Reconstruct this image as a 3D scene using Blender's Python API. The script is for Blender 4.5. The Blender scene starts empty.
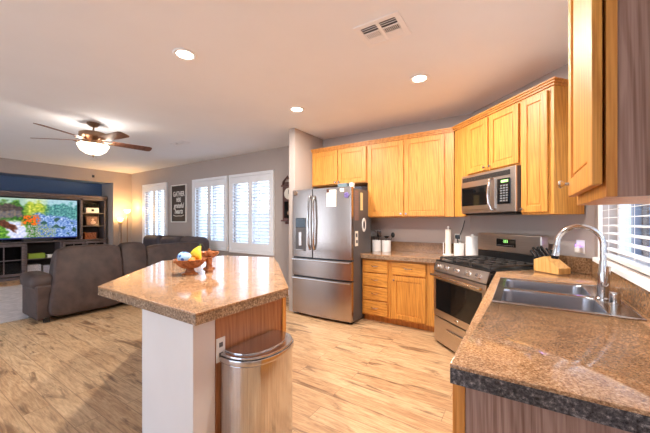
import bpy, bmesh, math, random
from mathutils import Vector, Matrix, Euler
random.seed(7)
S = bpy.context.scene
C = S.collection
PI = math.pi
R2 = math.sqrt(2)

# ------------------------------------------------------------------ camera, world, light, exposure
cam_d = bpy.data.cameras.new('camera')
cam = bpy.data.objects.new('camera', cam_d); C.objects.link(cam)
cam.location = (0, 0, 1.34)
cam.rotation_euler = (PI/2, 0, math.radians(33))
cam_d.sensor_width = 36; cam_d.lens = 36*302/650
cam_d.shift_y = 5.5/650
cam_d.clip_start = .02
S.camera = cam

W = bpy.data.worlds.new('daylight'); S.world = W; W.use_nodes = True
nt = W.node_tree; nt.nodes.clear()
wo = nt.nodes.new('ShaderNodeOutputWorld'); wb = nt.nodes.new('ShaderNodeBackground')
wt = nt.nodes.new('ShaderNodeTexCoord'); wg = nt.nodes.new('ShaderNodeSeparateXYZ')
wr = nt.nodes.new('ShaderNodeValToRGB')
wr.color_ramp.elements[0].position = .45; wr.color_ramp.elements[0].color = (.80, .88, 1, 1)
wr.color_ramp.elements[1].position = .9; wr.color_ramp.elements[1].color = (.45, .66, 1, 1)
wm = nt.nodes.new('ShaderNodeMapRange'); wm.inputs[1].default_value = -1; wm.inputs[2].default_value = 1
nt.links.new(wt.outputs['Generated'], wg.inputs[0]); nt.links.new(wg.outputs[2], wm.inputs[0])
nt.links.new(wm.outputs[0], wr.inputs[0]); nt.links.new(wr.outputs[0], wb.inputs[0])
wb.inputs[1].default_value = 4.2
nt.links.new(wb.outputs[0], wo.inputs[0])

S.view_settings.view_transform = 'Standard'
S.view_settings.look = 'None'
S.view_settings.gamma = 1
S.view_settings.use_curve_mapping = False
S.view_settings.exposure = 0.2
S.cycles.max_bounces = 10
S.cycles.diffuse_bounces = 6
S.cycles.sample_clamp_indirect = 6
S.cycles.use_denoising = True

def area(name, loc, rot, sx, sy, e, col):
    l = bpy.data.lights.new(name, 'AREA'); l.shape = 'RECTANGLE'; l.size = sx; l.size_y = sy
    l.energy = e; l.color = col
    o = bpy.data.objects.new(name, l); C.objects.link(o); o.location = loc; o.rotation_euler = rot
    return o
# added daylight lamps at made-up doors behind the camera: kitchen end and living-room end
area('added_daylight_kitchen', (-2.2, -2.92, 1.25), (-PI/2, 0, 0), 3.2, 2.1, 100, (.86, .93, 1))
area('added_daylight_living', (-7.2, -2.92, 1.25), (-PI/2, 0, 0), 3.0, 2.1, 110, (.64, .77, 1))
DOWN_E = 36.0
WARM = (1, .95, .88)

# ------------------------------------------------------------------ materials
def srgb(r, g, b):
    f = lambda c: ((c/255+.055)/1.055)**2.4 if c/255 > .04045 else c/255/12.92
    return (f(r), f(g), f(b), 1)

def newmat(name):
    m = bpy.data.materials.new(name); m.use_nodes = True
    n = m.node_tree; b = n.nodes['Principled BSDF']
    return m, n, b

def coords(n, scale=(1, 1, 1), out='Object', rot=(0, 0, 0)):
    t = n.nodes.new('ShaderNodeTexCoord'); mp = n.nodes.new('ShaderNodeMapping')
    mp.inputs['Scale'].default_value = scale; mp.inputs['Rotation'].default_value = rot
    n.links.new(t.outputs[out], mp.inputs[0])
    return mp.outputs[0]

def noise(n, vec, scale, detail=4, rough=.55, dist=0):
    t = n.nodes.new('ShaderNodeTexNoise'); t.inputs['Scale'].default_value = scale
    t.inputs['Detail'].default_value = detail; t.inputs['Roughness'].default_value = rough
    t.inputs['Distortion'].default_value = dist
    n.links.new(vec, t.inputs['Vector'])
    return t.outputs[0]

def ramp(n, fac, stops):
    r = n.nodes.new('ShaderNodeValToRGB'); e = r.color_ramp.elements
    while len(e) < len(stops): e.new(.5)
    for k, (p, c) in enumerate(stops): e[k].position = p; e[k].color = c
    n.links.new(fac, r.inputs[0])
    return r.outputs[0]

def mixc(n, fac, a, b, mode='MIX'):
    m = n.nodes.new('ShaderNodeMix'); m.data_type = 'RGBA'; m.blend_type = mode
    if isinstance(fac, float): m.inputs[0].default_value = fac
    else: n.links.new(fac, m.inputs[0])
    for i, v in ((6, a), (7, b)):
        if isinstance(v, tuple): m.inputs[i].default_value = v
        else: n.links.new(v, m.inputs[i])
    return m.outputs[2]

def bump(n, b, h, strength, dist=.002):
    bp = n.nodes.new('ShaderNodeBump'); bp.inputs['Strength'].default_value = strength
    bp.inputs['Distance'].default_value = dist
    n.links.new(h, bp.inputs['Height']); n.links.new(bp.outputs[0], b.inputs['Normal'])

def paint(name, col, rough=.6, var=.06, scale=6, metal=0, bmp=0, spec=.5):
    m, n, b = newmat(name)
    v = coords(n); f = noise(n, v, scale, 3)
    c = srgb(*col)
    lo = tuple(x*(1-var) for x in c[:3])+(1,); hi = tuple(min(1, x*(1+var)) for x in c[:3])+(1,)
    n.links.new(ramp(n, f, [(.3, lo), (.7, hi)]), b.inputs['Base Color'])
    b.inputs['Roughness'].default_value = rough; b.inputs['Metallic'].default_value = metal
    b.inputs['Specular IOR Level'].default_value = spec
    if bmp: bump(n, b, noise(n, v, 90, 3), bmp)
    return m

def wood(name, dark, mid, light, scale=(15, 15, 1.0), rough=.45, ring=3.0, bmp=.12):
    m, n, b = newmat(name)
    v = coords(n, scale)
    a = noise(n, v, 1.6, 6, .62, 1.2)
    w = n.nodes.new('ShaderNodeTexWave'); w.wave_type = 'BANDS'; w.bands_direction = 'DIAGONAL'
    w.inputs['Scale'].default_value = ring*.35; w.inputs['Distortion'].default_value = 9
    w.inputs['Detail'].default_value = 3; w.inputs['Detail Scale'].default_value = .7
    n.links.new(v, w.inputs['Vector'])
    fine = noise(n, coords(n, (scale[0]*16, scale[1]*16, scale[2]*5)), 1.0, 2)
    base = ramp(n, a, [(.28, srgb(*dark)), (.5, srgb(*mid)), (.72, srgb(*light))])
    c1 = mixc(n, .36, base, ramp(n, w.outputs[1], [(.1, srgb(*dark)), (.6, srgb(*light))]))
    c2 = mixc(n, .32, c1, ramp(n, fine, [(.35, srgb(*dark)), (.6, srgb(*light))]))
    n.links.new(c2, b.inputs['Base Color'])
    b.inputs['Roughness'].default_value = rough
    bump(n, b, fine, bmp, .001)
    return m

def granite(name, cols, rough=.12, big=36):
    m, n, b = newmat(name)
    v = coords(n)
    a = noise(n, v, big*3.2, 5, .75)
    c = noise(n, v, big*.25, 4, .6)
    base = ramp(n, a, [(.34, srgb(*cols[0])), (.45, srgb(*cols[1])), (.55, srgb(*cols[2])), (.68, srgb(*cols[3]))])
    cl = ramp(n, c, [(.35, (.82, .80, .78, 1)), (.65, (1.08, 1.06, 1.04, 1))])
    base = mixc(n, 1.0, base, cl, 'MULTIPLY')
    vo = n.nodes.new('ShaderNodeTexVoronoi'); vo.inputs['Scale'].default_value = big*6
    n.links.new(v, vo.inputs['Vector'])
    sp = ramp(n, vo.outputs['Distance'], [(.10, (1, 1, 1, 1)), (.2, (0, 0, 0, 1))])
    base = mixc(n, sp, base, srgb(*cols[0]))
    n.links.new(base, b.inputs['Base Color'])
    b.inputs['Roughness'].default_value = rough
    b.inputs['Coat Weight'].default_value = .08; b.inputs['Specular IOR Level'].default_value = .42; b.inputs['Coat Roughness'].default_value = .03
    return m

def steel(name, col=(190, 186, 182), rough=.28, along=(1, 1, 90), var=.10):
    m, n, b = newmat(name)
    f = noise(n, coords(n, along), 4, 3)
    c = srgb(*col)
    n.links.new(ramp(n, f, [(.3, tuple(x*(1-var) for x in c[:3])+(1,)), (.7, tuple(min(1, x*(1+var)) for x in c[:3])+(1,))]), b.inputs['Base Color'])
    b.inputs['Metallic'].default_value = 1; b.inputs['Roughness'].default_value = rough
    return m

def glow(name, col, strength):
    m, n, b = newmat(name)
    f = noise(n, coords(n), 5, 2)
    c = srgb(*col)
    n.links.new(ramp(n, f, [(0, tuple(x*.93 for x in c[:3])+(1,)), (1, c)]), b.inputs['Emission Color'])
    b.inputs['Base Color'].default_value = c
    b.inputs['Emission Strength'].default_value = strength
    return m

def pane(name, tint=(.95, .98, 1, 1)):
    m = bpy.data.materials.new(name); m.use_nodes = True; n = m.node_tree; n.nodes.clear()
    o = n.nodes.new('ShaderNodeOutputMaterial'); mx = n.nodes.new('ShaderNodeMixShader')
    t = n.nodes.new('ShaderNodeBsdfTransparent'); g = n.nodes.new('ShaderNodeBsdfGlossy')
    g.inputs['Roughness'].default_value = .02; t.inputs[0].default_value = tint
    f = n.nodes.new('ShaderNodeLayerWeight'); f.inputs['Blend'].default_value = .12
    pw = n.nodes.new('ShaderNodeMath'); pw.operation = 'POWER'; pw.inputs[1].default_value = 5; n.links.new(f.outputs['Facing'], pw.inputs[0])
    f.inputs['Blend'].default_value = .5
    ad = n.nodes.new('ShaderNodeMath'); ad.operation = 'MULTIPLY_ADD'; ad.inputs[1].default_value = .6; ad.inputs[2].default_value = .03; n.links.new(pw.outputs[0], ad.inputs[0])
    n.links.new(ad.outputs[0], mx.inputs[0]); n.links.new(t.outputs[0], mx.inputs[1]); n.links.new(g.outputs[0], mx.inputs[2])
    n.links.new(mx.outputs[0], o.inputs[0])
    return m

def floor_mat():
    m, n, b = newmat('plank_floor')
    v = coords(n, (1, 1, 1))
    def bricks(c1, c2, bias):
        t = n.nodes.new('ShaderNodeTexBrick')
        t.inputs['Scale'].default_value = 1; t.inputs['Brick Width'].default_value = 1.22
        t.inputs['Row Height'].default_value = .152; t.inputs['Mortar Size'].default_value = .0022
        t.inputs['Mortar Smooth'].default_value = .3; t.inputs['Bias'].default_value = bias
        t.offset = .37; t.squash = 1
        t.inputs['Color1'].default_value = c1; t.inputs['Color2'].default_value = c2
        t.inputs['Mortar'].default_value = (0, 0, 0, 1)
        n.links.new(v, t.inputs['Vector']); return t
    t = bricks((0, 0, 0, 1), (1, 1, 1, 1), 0)
    # per plank random shift of the grain
    sh = n.nodes.new('ShaderNodeVectorMath'); sh.operation = 'MULTIPLY_ADD'
    n.links.new(t.outputs['Color'], sh.inputs[0]); sh.inputs[1].default_value = (7.3, 3.1, 11.7); n.links.new(v, sh.inputs[2])
    mp = n.nodes.new('ShaderNodeMapping'); mp.inputs['Scale'].default_value = (1.0, 8, 1); n.links.new(sh.outputs[0], mp.inputs[0])
    g = noise(n, mp.outputs[0], 2.6, 8, .7, 1.8)
    mp2 = n.nodes.new('ShaderNodeMapping'); mp2.inputs['Scale'].default_value = (5, 55, 1); n.links.new(sh.outputs[0], mp2.inputs[0])
    fine = noise(n, mp2.outputs[0], 2, 3)
    mp3 = n.nodes.new('ShaderNodeMapping'); mp3.inputs['Scale'].default_value = (.9, 5.0, 1); n.links.new(sh.outputs[0], mp3.inputs[0])
    blot = noise(n, mp3.outputs[0], 2.0, 5, .6, .8)
    base = ramp(n, g, [(.28, srgb(98, 66, 46)), (.42, srgb(170, 126, 90)), (.53, srgb(212, 174, 132)), (.70, srgb(242, 216, 178))])
    base = mixc(n, .36, base, ramp(n, t.outputs['Color'], [(0, srgb(158, 118, 82)), (.5, srgb(206, 174, 134)), (1, srgb(228, 202, 164))]))
    base = mixc(n, .32, base, ramp(n, fine, [(.3, srgb(140, 98, 64)), (.6, srgb(222, 188, 148))]))
    base = mixc(n, ramp(n, blot, [(.56, (0, 0, 0, 1)), (.64, (.72, .72, .72, 1))]), base, srgb(104, 70, 48))
    base = mixc(n, ramp(n, t.outputs['Fac'], [(0, (0, 0, 0, 1)), (1, (.55, .55, .55, 1))]), base, srgb(100, 70, 48))
    base = mixc(n, 1.0, base, (.91, .88, .84, 1), 'MULTIPLY')
    n.links.new(base, b.inputs['Base Color'])
    b.inputs['Roughness'].default_value = .38
    bump(n, b, fine, .08, .001)
    return m

M = {}
M['wall'] = paint('taupe_paint', (176, 163, 155), .8, .02, 2, bmp=.12)
M['wall_white'] = paint('white_wall_paint', (226, 220, 216), .8, .02, 3, bmp=.25)
M['niche_blue'] = paint('blue_niche_tone', (92, 118, 158), .8, .03, 2)  # one even blue for the niche back and its soffit
M['ceiling'] = paint('ceiling_paint', (236, 236, 238), .9, .015, 2, bmp=.15)
M['trim'] = paint('white_trim', (238, 236, 236), .45, .02)
M['shutter'] = paint('shutter_white', (240, 240, 242), .4, .02)
M['floor'] = floor_mat()
M['oak'] = wood('honey_oak', (160, 94, 32), (206, 137, 54), (224, 160, 74), ring=4)
M['oak_h'] = wood('honey_oak_horizontal', (160, 94, 32), (206, 137, 54), (224, 160, 74), scale=(1.0, 15, 15))
M['oak_shaded'] = wood('shaded_oak_panel', (104, 70, 54), (146, 110, 94), (174, 142, 128), scale=(9, 9, .55), ring=9, bmp=.3)  # near end panels: oak greyed, cool shade put into the colour
M['oak_trim'] = wood('oak_trim', (168, 98, 36), (200, 130, 54), (220, 156, 76), scale=(9, 9, .9))
M['island_oak'] = wood('island_oak', (138, 82, 46), (172, 110, 68), (192, 132, 86), ring=4)
M['granite'] = granite('tan_granite', [(84, 62, 48), (156, 116, 84), (186, 146, 110), (222, 194, 162)], .08, 44)
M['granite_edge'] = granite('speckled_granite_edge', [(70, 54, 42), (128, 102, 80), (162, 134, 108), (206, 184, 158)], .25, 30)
M['granite_shaded'] = granite('shaded_granite_edge', [(26, 25, 28), (62, 60, 64), (92, 88, 90), (168, 160, 158)], .25, 30)  # sink counter edge: same granite, darkened and greyed as shade in the colour
M['splash'] = granite('backsplash_granite', [(78, 56, 38), (120, 90, 64), (146, 112, 82), (170, 140, 108)], .2, 24)
M['steel'] = steel('brushed_steel', (186, 180, 176), .26)
M['steel_v'] = steel('brushed_steel_vertical', (182, 168, 158), .26, (80, 80, 1))
M['steel_h'] = steel('brushed_steel_panel', (206, 196, 188), .28, (1, 1, 80))
M['can_steel'] = steel('trash_can_steel', (204, 202, 204), .2, (60, 60, 1), .16)
M['chrome'] = steel('satin_nickel', (205, 200, 196), .16, (4, 4, 4), .03)
M['sinksteel'] = steel('sink_steel', (176, 175, 180), .3, (3, 60, 3), .05)
M['black'] = paint('black_plastic', (18, 18, 20), .35, .2)
M['blackmatte'] = paint('black_iron', (58, 54, 52), .32, .3, 40)
M['blackglass'] = paint('black_glass', (12, 12, 13), .06, .1)
M['grey'] = paint('dark_grey_metal', (88, 84, 84), .45, .06)
M['white'] = paint('white_ceramic', (238, 234, 230), .25, .02)
M['whitep'] = paint('white_plastic', (236, 232, 226), .45, .02)
M['paper'] = paint('paper', (240, 232, 216), .8, .03)
M['yellow_paper'] = paint('yellow_paper', (226, 210, 150), .8, .05)
M['leather'] = paint('brown_suede', (68, 51, 45), .6, .34, 7, bmp=.3)
M['leather_b'] = paint('grey_brown_suede', (74, 63, 66), .62, .24, 7, bmp=.3)
M['ecwood'] = wood('driftwood_cabinet', (70, 60, 60), (98, 86, 86), (120, 108, 108), scale=(.8, 8, 8), rough=.5)
M['ecdark'] = paint('dark_shelf_back', (44, 36, 34), .7, .1)
M['fanwood'] = wood('walnut_blade', (80, 48, 36), (116, 74, 56), (138, 92, 70), scale=(1, 9, 9), rough=.4)
M['bronze'] = steel('bronze_metal', (150, 122, 100), .38, (5, 5, 5))
M['bowl_glass'] = glow('frosted_glass_bowl', (255, 232, 200), 4)
M['lens'] = glow('lit_downlight_lens', (255, 238, 214), 26)
M['lampglow'] = glow('lit_lamp_glass', (255, 206, 120), 10)
M['purple'] = glow('violet_light_strip', (140, 96, 255), 4)
M['clock'] = wood('dark_cherry', (52, 26, 18), (84, 42, 28), (104, 56, 38), rough=.3)
M['bowlwood'] = wood('red_bowl_wood', (104, 50, 26), (150, 82, 44), (182, 116, 70), scale=(8, 8, 8), rough=.25)
M['knifewood'] = wood('blond_knife_block', (186, 130, 64), (218, 164, 92), (234, 188, 120))
M['rug'] = paint('light_grey_rug', (196, 190, 188), .95, .16, 9, bmp=.6)
M['glass'] = pane('window_pane')
M['cabglass'] = pane('cabinet_glass', (.6, .62, .65, 1))
M['led'] = glow('green_display_digits', (150, 220, 120), 2)
M['stucco'] = paint('outdoor_stucco', (206, 204, 206), .9, .05, 3)
M['yard'] = paint('outdoor_gravel', (196, 190, 182), .9, .1, 20)
M['leaf'] = paint('shrub_leaf', (112, 146, 104), .6, .25, 30)

# ------------------------------------------------------------------ helpers
class MB:
    def __init__(s): s.bm = bmesh.new()
    def _join(s, t, mat=None):
        me = bpy.data.meshes.new('t'); t.to_mesh(me); t.free()
        if mat is not None: me.transform(mat)
        s.bm.from_mesh(me); bpy.data.meshes.remove(me); return s
    def box(s, a, b, bev=0, seg=2, mat=None):
        t = bmesh.new(); bmesh.ops.create_cube(t, size=1)
        sx, sy, sz = (abs(b[i]-a[i]) for i in range(3))
        for v in t.verts:
            v.co = Vector(((a[0]+b[0])/2+v.co.x*sx, (a[1]+b[1])/2+v.co.y*sy, (a[2]+b[2])/2+v.co.z*sz))
        if bev:
            bev = min(bev, .49*min(sx, sy, sz))
            bmesh.ops.bevel(t, geom=t.edges[:], offset=bev, segments=seg, profile=.5, affect='EDGES')
        return s._join(t, mat)
    def prism(s, pts, z0, z1, bev=0, mat=None):
        t = bmesh.new()
        lo = [t.verts.new((p[0], p[1], z0)) for p in pts]; hi = [t.verts.new((p[0], p[1], z1)) for p in pts]
        t.faces.new(lo[::-1]); t.faces.new(hi); k = len(pts)
        for i in range(k): t.faces.new((lo[i], lo[(i+1) % k], hi[(i+1) % k], hi[i]))
        bmesh.ops.recalc_face_normals(t, faces=t.faces[:])
        if bev: bmesh.ops.bevel(t, geom=t.edges[:], offset=bev, segments=2, profile=.5, affect='EDGES')
        return s._join(t, mat)
    def cyl(s, p0, p1, r0, r1=None, n=20):
        r1 = r0 if r1 is None else r1
        return s.tube([p0, p1], [r0, r1], n)
    def tube(s, pts, r, n=12, closed=False):
        pts = [Vector(p) for p in pts]; rs = r if isinstance(r, (list, tuple)) else [r]*len(pts)
        t = bmesh.new(); rings = []; k = len(pts)
        up = None
        for i, p in enumerate(pts):
            if closed: d = pts[(i+1) % k]-pts[i-1]
            else: d = pts[min(i+1, k-1)]-pts[max(i-1, 0)]
            d.normalize()
            if up is None:
                up = Vector((0, 0, 1)) if abs(d.z) < .9 else Vector((1, 0, 0))
            x = up.cross(d); x.normalize(); y = d.cross(x); up = y
            rings.append([t.verts.new(p+(x*math.cos(2*PI*j/n)+y*math.sin(2*PI*j/n))*rs[i]) for j in range(n)])
        for i in range(k if closed else k-1):
            a, b = rings[i], rings[(i+1) % k]
            for j in range(n): t.faces.new((a[j], a[(j+1) % n], b[(j+1) % n], b[j]))
        if not closed:
            t.faces.new(rings[0][::-1]); t.faces.new(rings[-1])
        bmesh.ops.recalc_face_normals(t, faces=t.faces[:])
        return s._join(t)
    def lathe(s, prof, c=(0, 0, 0), n=28, mat=None, sx=1, sy=1):
        t = bmesh.new(); rings = []
        for r, z in prof:
            if r < 1e-5: rings.append([t.verts.new((c[0], c[1], c[2]+z))])
            else: rings.append([t.verts.new((c[0]+r*sx*math.cos(2*PI*j/n), c[1]+r*sy*math.sin(2*PI*j/n), c[2]+z)) for j in range(n)])
        for a, b in zip(rings, rings[1:]):
            if len(a) == 1 and len(b) == 1: continue
            for j in range(n):
                q = [a[j % len(a)], a[(j+1) % len(a)], b[(j+1) % len(b)], b[j % len(b)]]
                u = []
                for v in q:
                    if v not in u: u.append(v)
                if len(u) > 2: t.faces.new(u)
        if len(rings[0]) > 1: t.faces.new(rings[0][::-1])
        if len(rings[-1]) > 1: t.faces.new(rings[-1])
        bmesh.ops.recalc_face_normals(t, faces=t.faces[:])
        return s._join(t, mat)
    def ball(s, c, r, sc=(1, 1, 1), n=2):
        t = bmesh.new(); bmesh.ops.create_icosphere(t, subdivisions=n, radius=r)
        for v in t.verts: v.co = Vector((c[0]+v.co.x*sc[0], c[1]+v.co.y*sc[1], c[2]+v.co.z*sc[2]))
        return s._join(t)
    def build(s, name, mat, parent=None, smooth=True, angle=35):
        me = bpy.data.meshes.new(name); s.bm.to_mesh(me); s.bm.free()
        if smooth:
            for p in me.polygons: p.use_smooth = True
            me.set_sharp_from_angle(angle=math.radians(angle))
        me.materials.append(mat if not isinstance(mat, str) else M[mat])
        o = bpy.data.objects.new(name, me); C.objects.link(o)
        if smooth:
            w = o.modifiers.new('weighted_normals', 'WEIGHTED_NORMAL'); w.keep_sharp = True; w.weight = 80
        if parent: o.parent = parent
        return o

def tag(o, label, cat, group=None):
    o['label'] = label; o['category'] = cat
    if group: o['group'] = group
    return o
def thing(name, label, cat, loc=(0, 0, 0), rot=0, group=None):
    o = bpy.data.objects.new(name, None); o.empty_display_size = .1; C.objects.link(o)
    o.location = loc; o.rotation_euler = (0, 0, rot)
    return tag(o, label, cat, group)
def struct(o): o['kind'] = 'structure'; return o
def dup(root, loc=None, rot=None, label=None):
    r = root.copy(); C.objects.link(r)
    if loc is not None: r.location = loc
    if rot is not None: r.rotation_euler = (0, 0, rot)
    if label: r['label'] = label
    for ch in list(root.children):
        c = ch.copy(); C.objects.link(c); c.parent = r
        for g in list(ch.children):
            d = g.copy(); C.objects.link(d); d.parent = c
    return r
def diag(sm, u):   # corner frame: sm = x + y, u = (x - y) / sqrt2
    return ((sm+u*R2)/2, (sm-u*R2)/2)
D45 = -PI/4

# ------------------------------------------------------------------ setting
CH = 2.74
MB().box((-10.4, -3.2, -.1), (.7, 4.5, 0)).build('floor', 'floor'); struct(bpy.data.objects['floor'])
struct(MB().box((-10.4, -3.2, CH), (.7, 4.5, CH+.1)).build('ceiling', 'ceiling'))
def wall_with_holes(name, axis, p0, p1, u0, u1, z0, z1, holes, mat):
    """wall slab between planes p0 and p1; holes = (u0, u1, z0, z1) sorted along u"""
    m = MB()
    def bx(a, b, c, d):
        if b-a < 1e-4 or d-c < 1e-4: return
        if axis == 'y': m.box((a, p0, c), (b, p1, d))
        else: m.box((p0, a, c), (p1, b, d))
    u = u0
    for h in holes:
        bx(u, h[0], z0, z1); bx(h[0], h[1], z0, h[2]); bx(h[0], h[1], h[3], z1); u = h[1]
    bx(u, u1, z0, z1)
    return struct(m.build(name, mat, smooth=False))
WINS = [(-8.75, -7.65), (-6.44, -5.31), (-5.14, -3.99)]
wall_with_holes('wall_back', 'y', 4.3, 4.46, -10.4, .7, 0, CH, [(a, b, .80, 2.24) for a, b in WINS], 'wall')
wall_with_holes('wall_right', 'x', .5, .66, -3.2, 4.3, 0, CH, [(1.42, 2.96, 1.08, 2.2)], 'wall')
wall_with_holes('wall_front', 'y', -3.16, -3.0, -10.4, .7, 0, CH, [(-8.7, -5.7, .1, 2.3), (-3.8, -.6, .1, 2.3)], 'wall')
wall_with_holes('wall_left', 'x', -9.66, -9.5, -3.0, 4.3, 0, CH, [(.55, 3.83, 0, 2.43)], 'wall')
m = MB(); m.box((-10.22, .47, 0), (-9.66, .55, 2.51)); m.box((-10.22, 3.83, 0), (-9.66, 3.91, 2.51)); 
struct(m.build('wall_niche', 'wall', smooth=False))
struct(MB().box((-10.22, .55, 2.43), (-9.66, 3.83, 2.51)).build('ceiling_niche', 'niche_blue', smooth=False))
struct(MB().box((-10.3, .47, 0), (-10.22, 3.91, 2.51)).build('wall_niche_back', 'niche_blue', smooth=False))
struct(MB().prism([(-.55, 4.3), (.5, 3.25), (.5, 4.3)], 0, CH).build('wall_diagonal', 'wall', smooth=False))
struct(MB().box((-2.935, 3.52, 0), (-2.825, 4.3, CH), .004).build('wall_fridge_side', 'wall', smooth=False))
m = MB(); m.box((-9.5, 4.285, 0), (-2.94, 4.3, .09), .003); struct(m.build('baseboard_back', 'trim'))
m = MB(); m.box((-9.5, 3.83, 0), (-9.485, 4.285, .09), .003); struct(m.build('baseboard_left', 'trim'))

# windows behind the shutters
def window(n, a, b, z0, z1, axis):
    m = MB(); g = MB(); w = .045
    mid = (a+b)/2
    def bx(mm, u0, u1, v0, v1, p0, p1):
        if axis == 'y': mm.box((u0, 4.3+p0, v0), (u1, 4.3+p1, v1))
        else: mm.box((.5+p0, u0, v0), (.5+p1, u1, v1))
    for u0, u1, v0, v1 in ((a, a+w, z0, z1), (b-w, b, z0, z1), (a+w, b-w, z0, z0+w), (a+w, b-w, z1-w, z1), (mid-.035, mid+.035, z0+w, z1-w)):
        bx(m, u0, u1, v0, v1, .08, .14)
    o = struct(m.build('window_%d' % n, 'trim'))
    bx(g, a+w, mid-.035, z0+w, z1-w, .105, .111); bx(g, mid+.035, b-w, z0+w, z1-w, .105, .111)
    g.build('pane', 'glass', o)
    return o
for i, (a, b) in enumerate(WINS): window(i+1, a, b, .80, 2.24, 'y')
window(4, 1.42, 2.96, 1.08, 2.2, 'x')
m = MB(); m.box((.452, 1.36, 1.045), (.60, 3.02, 1.075), .004); m.box((.484, 1.36, 1.075), (.5, 1.42, 2.2)); m.box((.484, 2.96, 1.075), (.5, 3.02, 2.2))
struct(m.build('trim_1', 'trim'))
# made-up glazed doors behind the camera, unseen, added for daylight
for i, (a, b) in enumerate(((-8.7, -5.7), (-3.8, -.6))):
    m = MB(); mid = (a+b)/2
    for u0, u1, v0, v1 in ((a, a+.06, .1, 2.3), (b-.06, b, .1, 2.3), (a, b, .1, .18), (a, b, 2.22, 2.3), (mid-.04, mid+.04, .1, 2.3)): m.box((u0, -3.1, v0), (u1, -3.04, v1))
    o = struct(m.build('door_%d' % (i+1), 'trim'))
    MB().box((a+.06, -3.075, .18), (b-.06, -3.069, 2.22)).build('pane', 'glass', o)
# outdoors
m = MB(); m.box((-16, 4.5, -.3), (12, 16, -.12)); m.box((.7, -6, -.3), (9, 4.5, -.12)); struct(m.build('ground_outside', 'yard'))
m = MB(); m.box((-14, 9.2, -.12), (6, 9.4, 1.75)); struct(m.build('wall_yard', 'stucco'))
m = MB(); m.box((4.2, -4, -.12), (4.4, 8, 2.3)); struct(m.build('wall_side_yard', 'stucco'))
struct(MB().box((.66, 4.0, -.12), (3.2, 4.12, 2.6)).build('wall_patio', paint('blue_grey_siding', (112, 138, 166), .7, .06, 3)))
m = MB(); m.box((.66, 3.985, .95), (3.2, 4.0, 1.0)); struct(m.build('trim_3', paint('pale_rail', (170, 186, 204), .6)))
for px in (.772, .965):
    o = MB().box((px-.02, 3.94, -.12), (px+.022, 3.984, 2.6), .004).build('patio_post', paint('brown_post_paint', (74, 58, 54), .6))
    tag(o, 'dark brown post outside the sink window, %s' % ('seen through the left part of the blind' if px < .8 else 'seen at the right edge of the blind'), 'post')
def shrub(loc, h, r, label):
    rd = random.Random(3); t = thing('shrub', label, 'shrub', loc)
    m = MB()
    for k in range(7): m.tube([(0, 0, 0), (rd.uniform(-.5, .5)*r, rd.uniform(-.5, .5)*r, h*.5), (rd.uniform(-.8, .8)*r, rd.uniform(-.8, .8)*r, h*.9)], [.015, .01, .005], 6)
    m.build('branches', M['fanwood'], t)
    m = MB()
    for k in range(420):
        a = rd.uniform(0, 2*PI); q = r*math.sqrt(rd.random()); z = h*(.12+.9*rd.random())
        q *= 1-.5*abs(z/h-.5)
        c = Vector((q*math.cos(a), q*math.sin(a), z)); s = rd.uniform(.035, .07)
        e = Euler((rd.uniform(-1, 1), rd.uniform(-1, 1), a)).to_matrix()
        vs = [m.bm.verts.new(c+e@Vector(p)) for p in ((-s, 0, 0), (0, -s*.4, s*.12), (s, 0, 0), (0, s*.4, s*.12))]
        m.bm.faces.new(vs)
    m.build('foliage', 'leaf', t, smooth=False)
shrub((-4.55, 5.9, -.12), 1.75, .55, 'green leafy shrub outside the window nearest the refrigerator')

# ------------------------------------------------------------------ plantation shutters
def shutters(a, b, z0, z1, label):
    t = thing('plantation_shutters', label, 'shutters', ((a+b)/2, 4.298, z0), 0, 'white plantation shutters')
    w = b-a; h = z1-z0; f = .06
    m = MB()
    m.box((-w/2, -.045, 0), (-w/2+f, 0, h), .006); m.box((w/2-f, -.045, 0), (w/2, 0, h), .006)
    m.box((-w/2+f, -.045, 0), (w/2-f, 0, f), .006); m.box((-w/2+f, -.045, h-f), (w/2-f, 0, h), .006)
    m.build('frame', 'shutter', t)
    pw = (w-2*f)/2-.004
    for sgn in (-1, 1):
        c = sgn*(pw/2+.002); x0, x1 = c-pw/2, c+pw/2
        s = .055; zb, zt = f+.004, h-f-.004
        lo, hi = .215, h-.20
        p = MB()
        p.box((x0, -.036, zb), (x0+s, -.008, zt), .004); p.box((x1-s, -.036, zb), (x1, -.008, zt), .004)
        p.box((x0+s, -.034, zb), (x1-s, -.010, lo), .003); p.box((x0+s, -.034, hi), (x1-s, -.010, zt), .003)
        po = p.build('shutter_panel', 'shutter', t)
        lv = MB(); n = round((hi-lo)/.066); pit = (hi-lo)/n
        for k in range(n):
            z = lo+pit*(k+.5)
            mat = Matrix.Translation((0, -.022, z))@Matrix.Rotation(math.radians(-14), 4, 'X')
            lv.box((x0+s+.003, -.031, -.0045), (x1-s-.003, .031, .0045), .003, 2, mat)
        lv.build('louvers', 'shutter', po)
        MB().box((c-.006, -.062, lo+.04), (c+.006, -.054, hi-.03), .002).build('tilt_rod', 'shutter', po)
shutters(-8.80, -7.60, .72, 2.36, 'white plantation shutters on the window beside the glowing floor lamps')
shutters(-6.50, -5.255, .72, 2.33, 'white plantation shutters on the middle window, just right of the dark wall sign')
shutters(-5.195, -3.935, .70, 2.33, 'white plantation shutters on the window nearest the wall clock')

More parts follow.
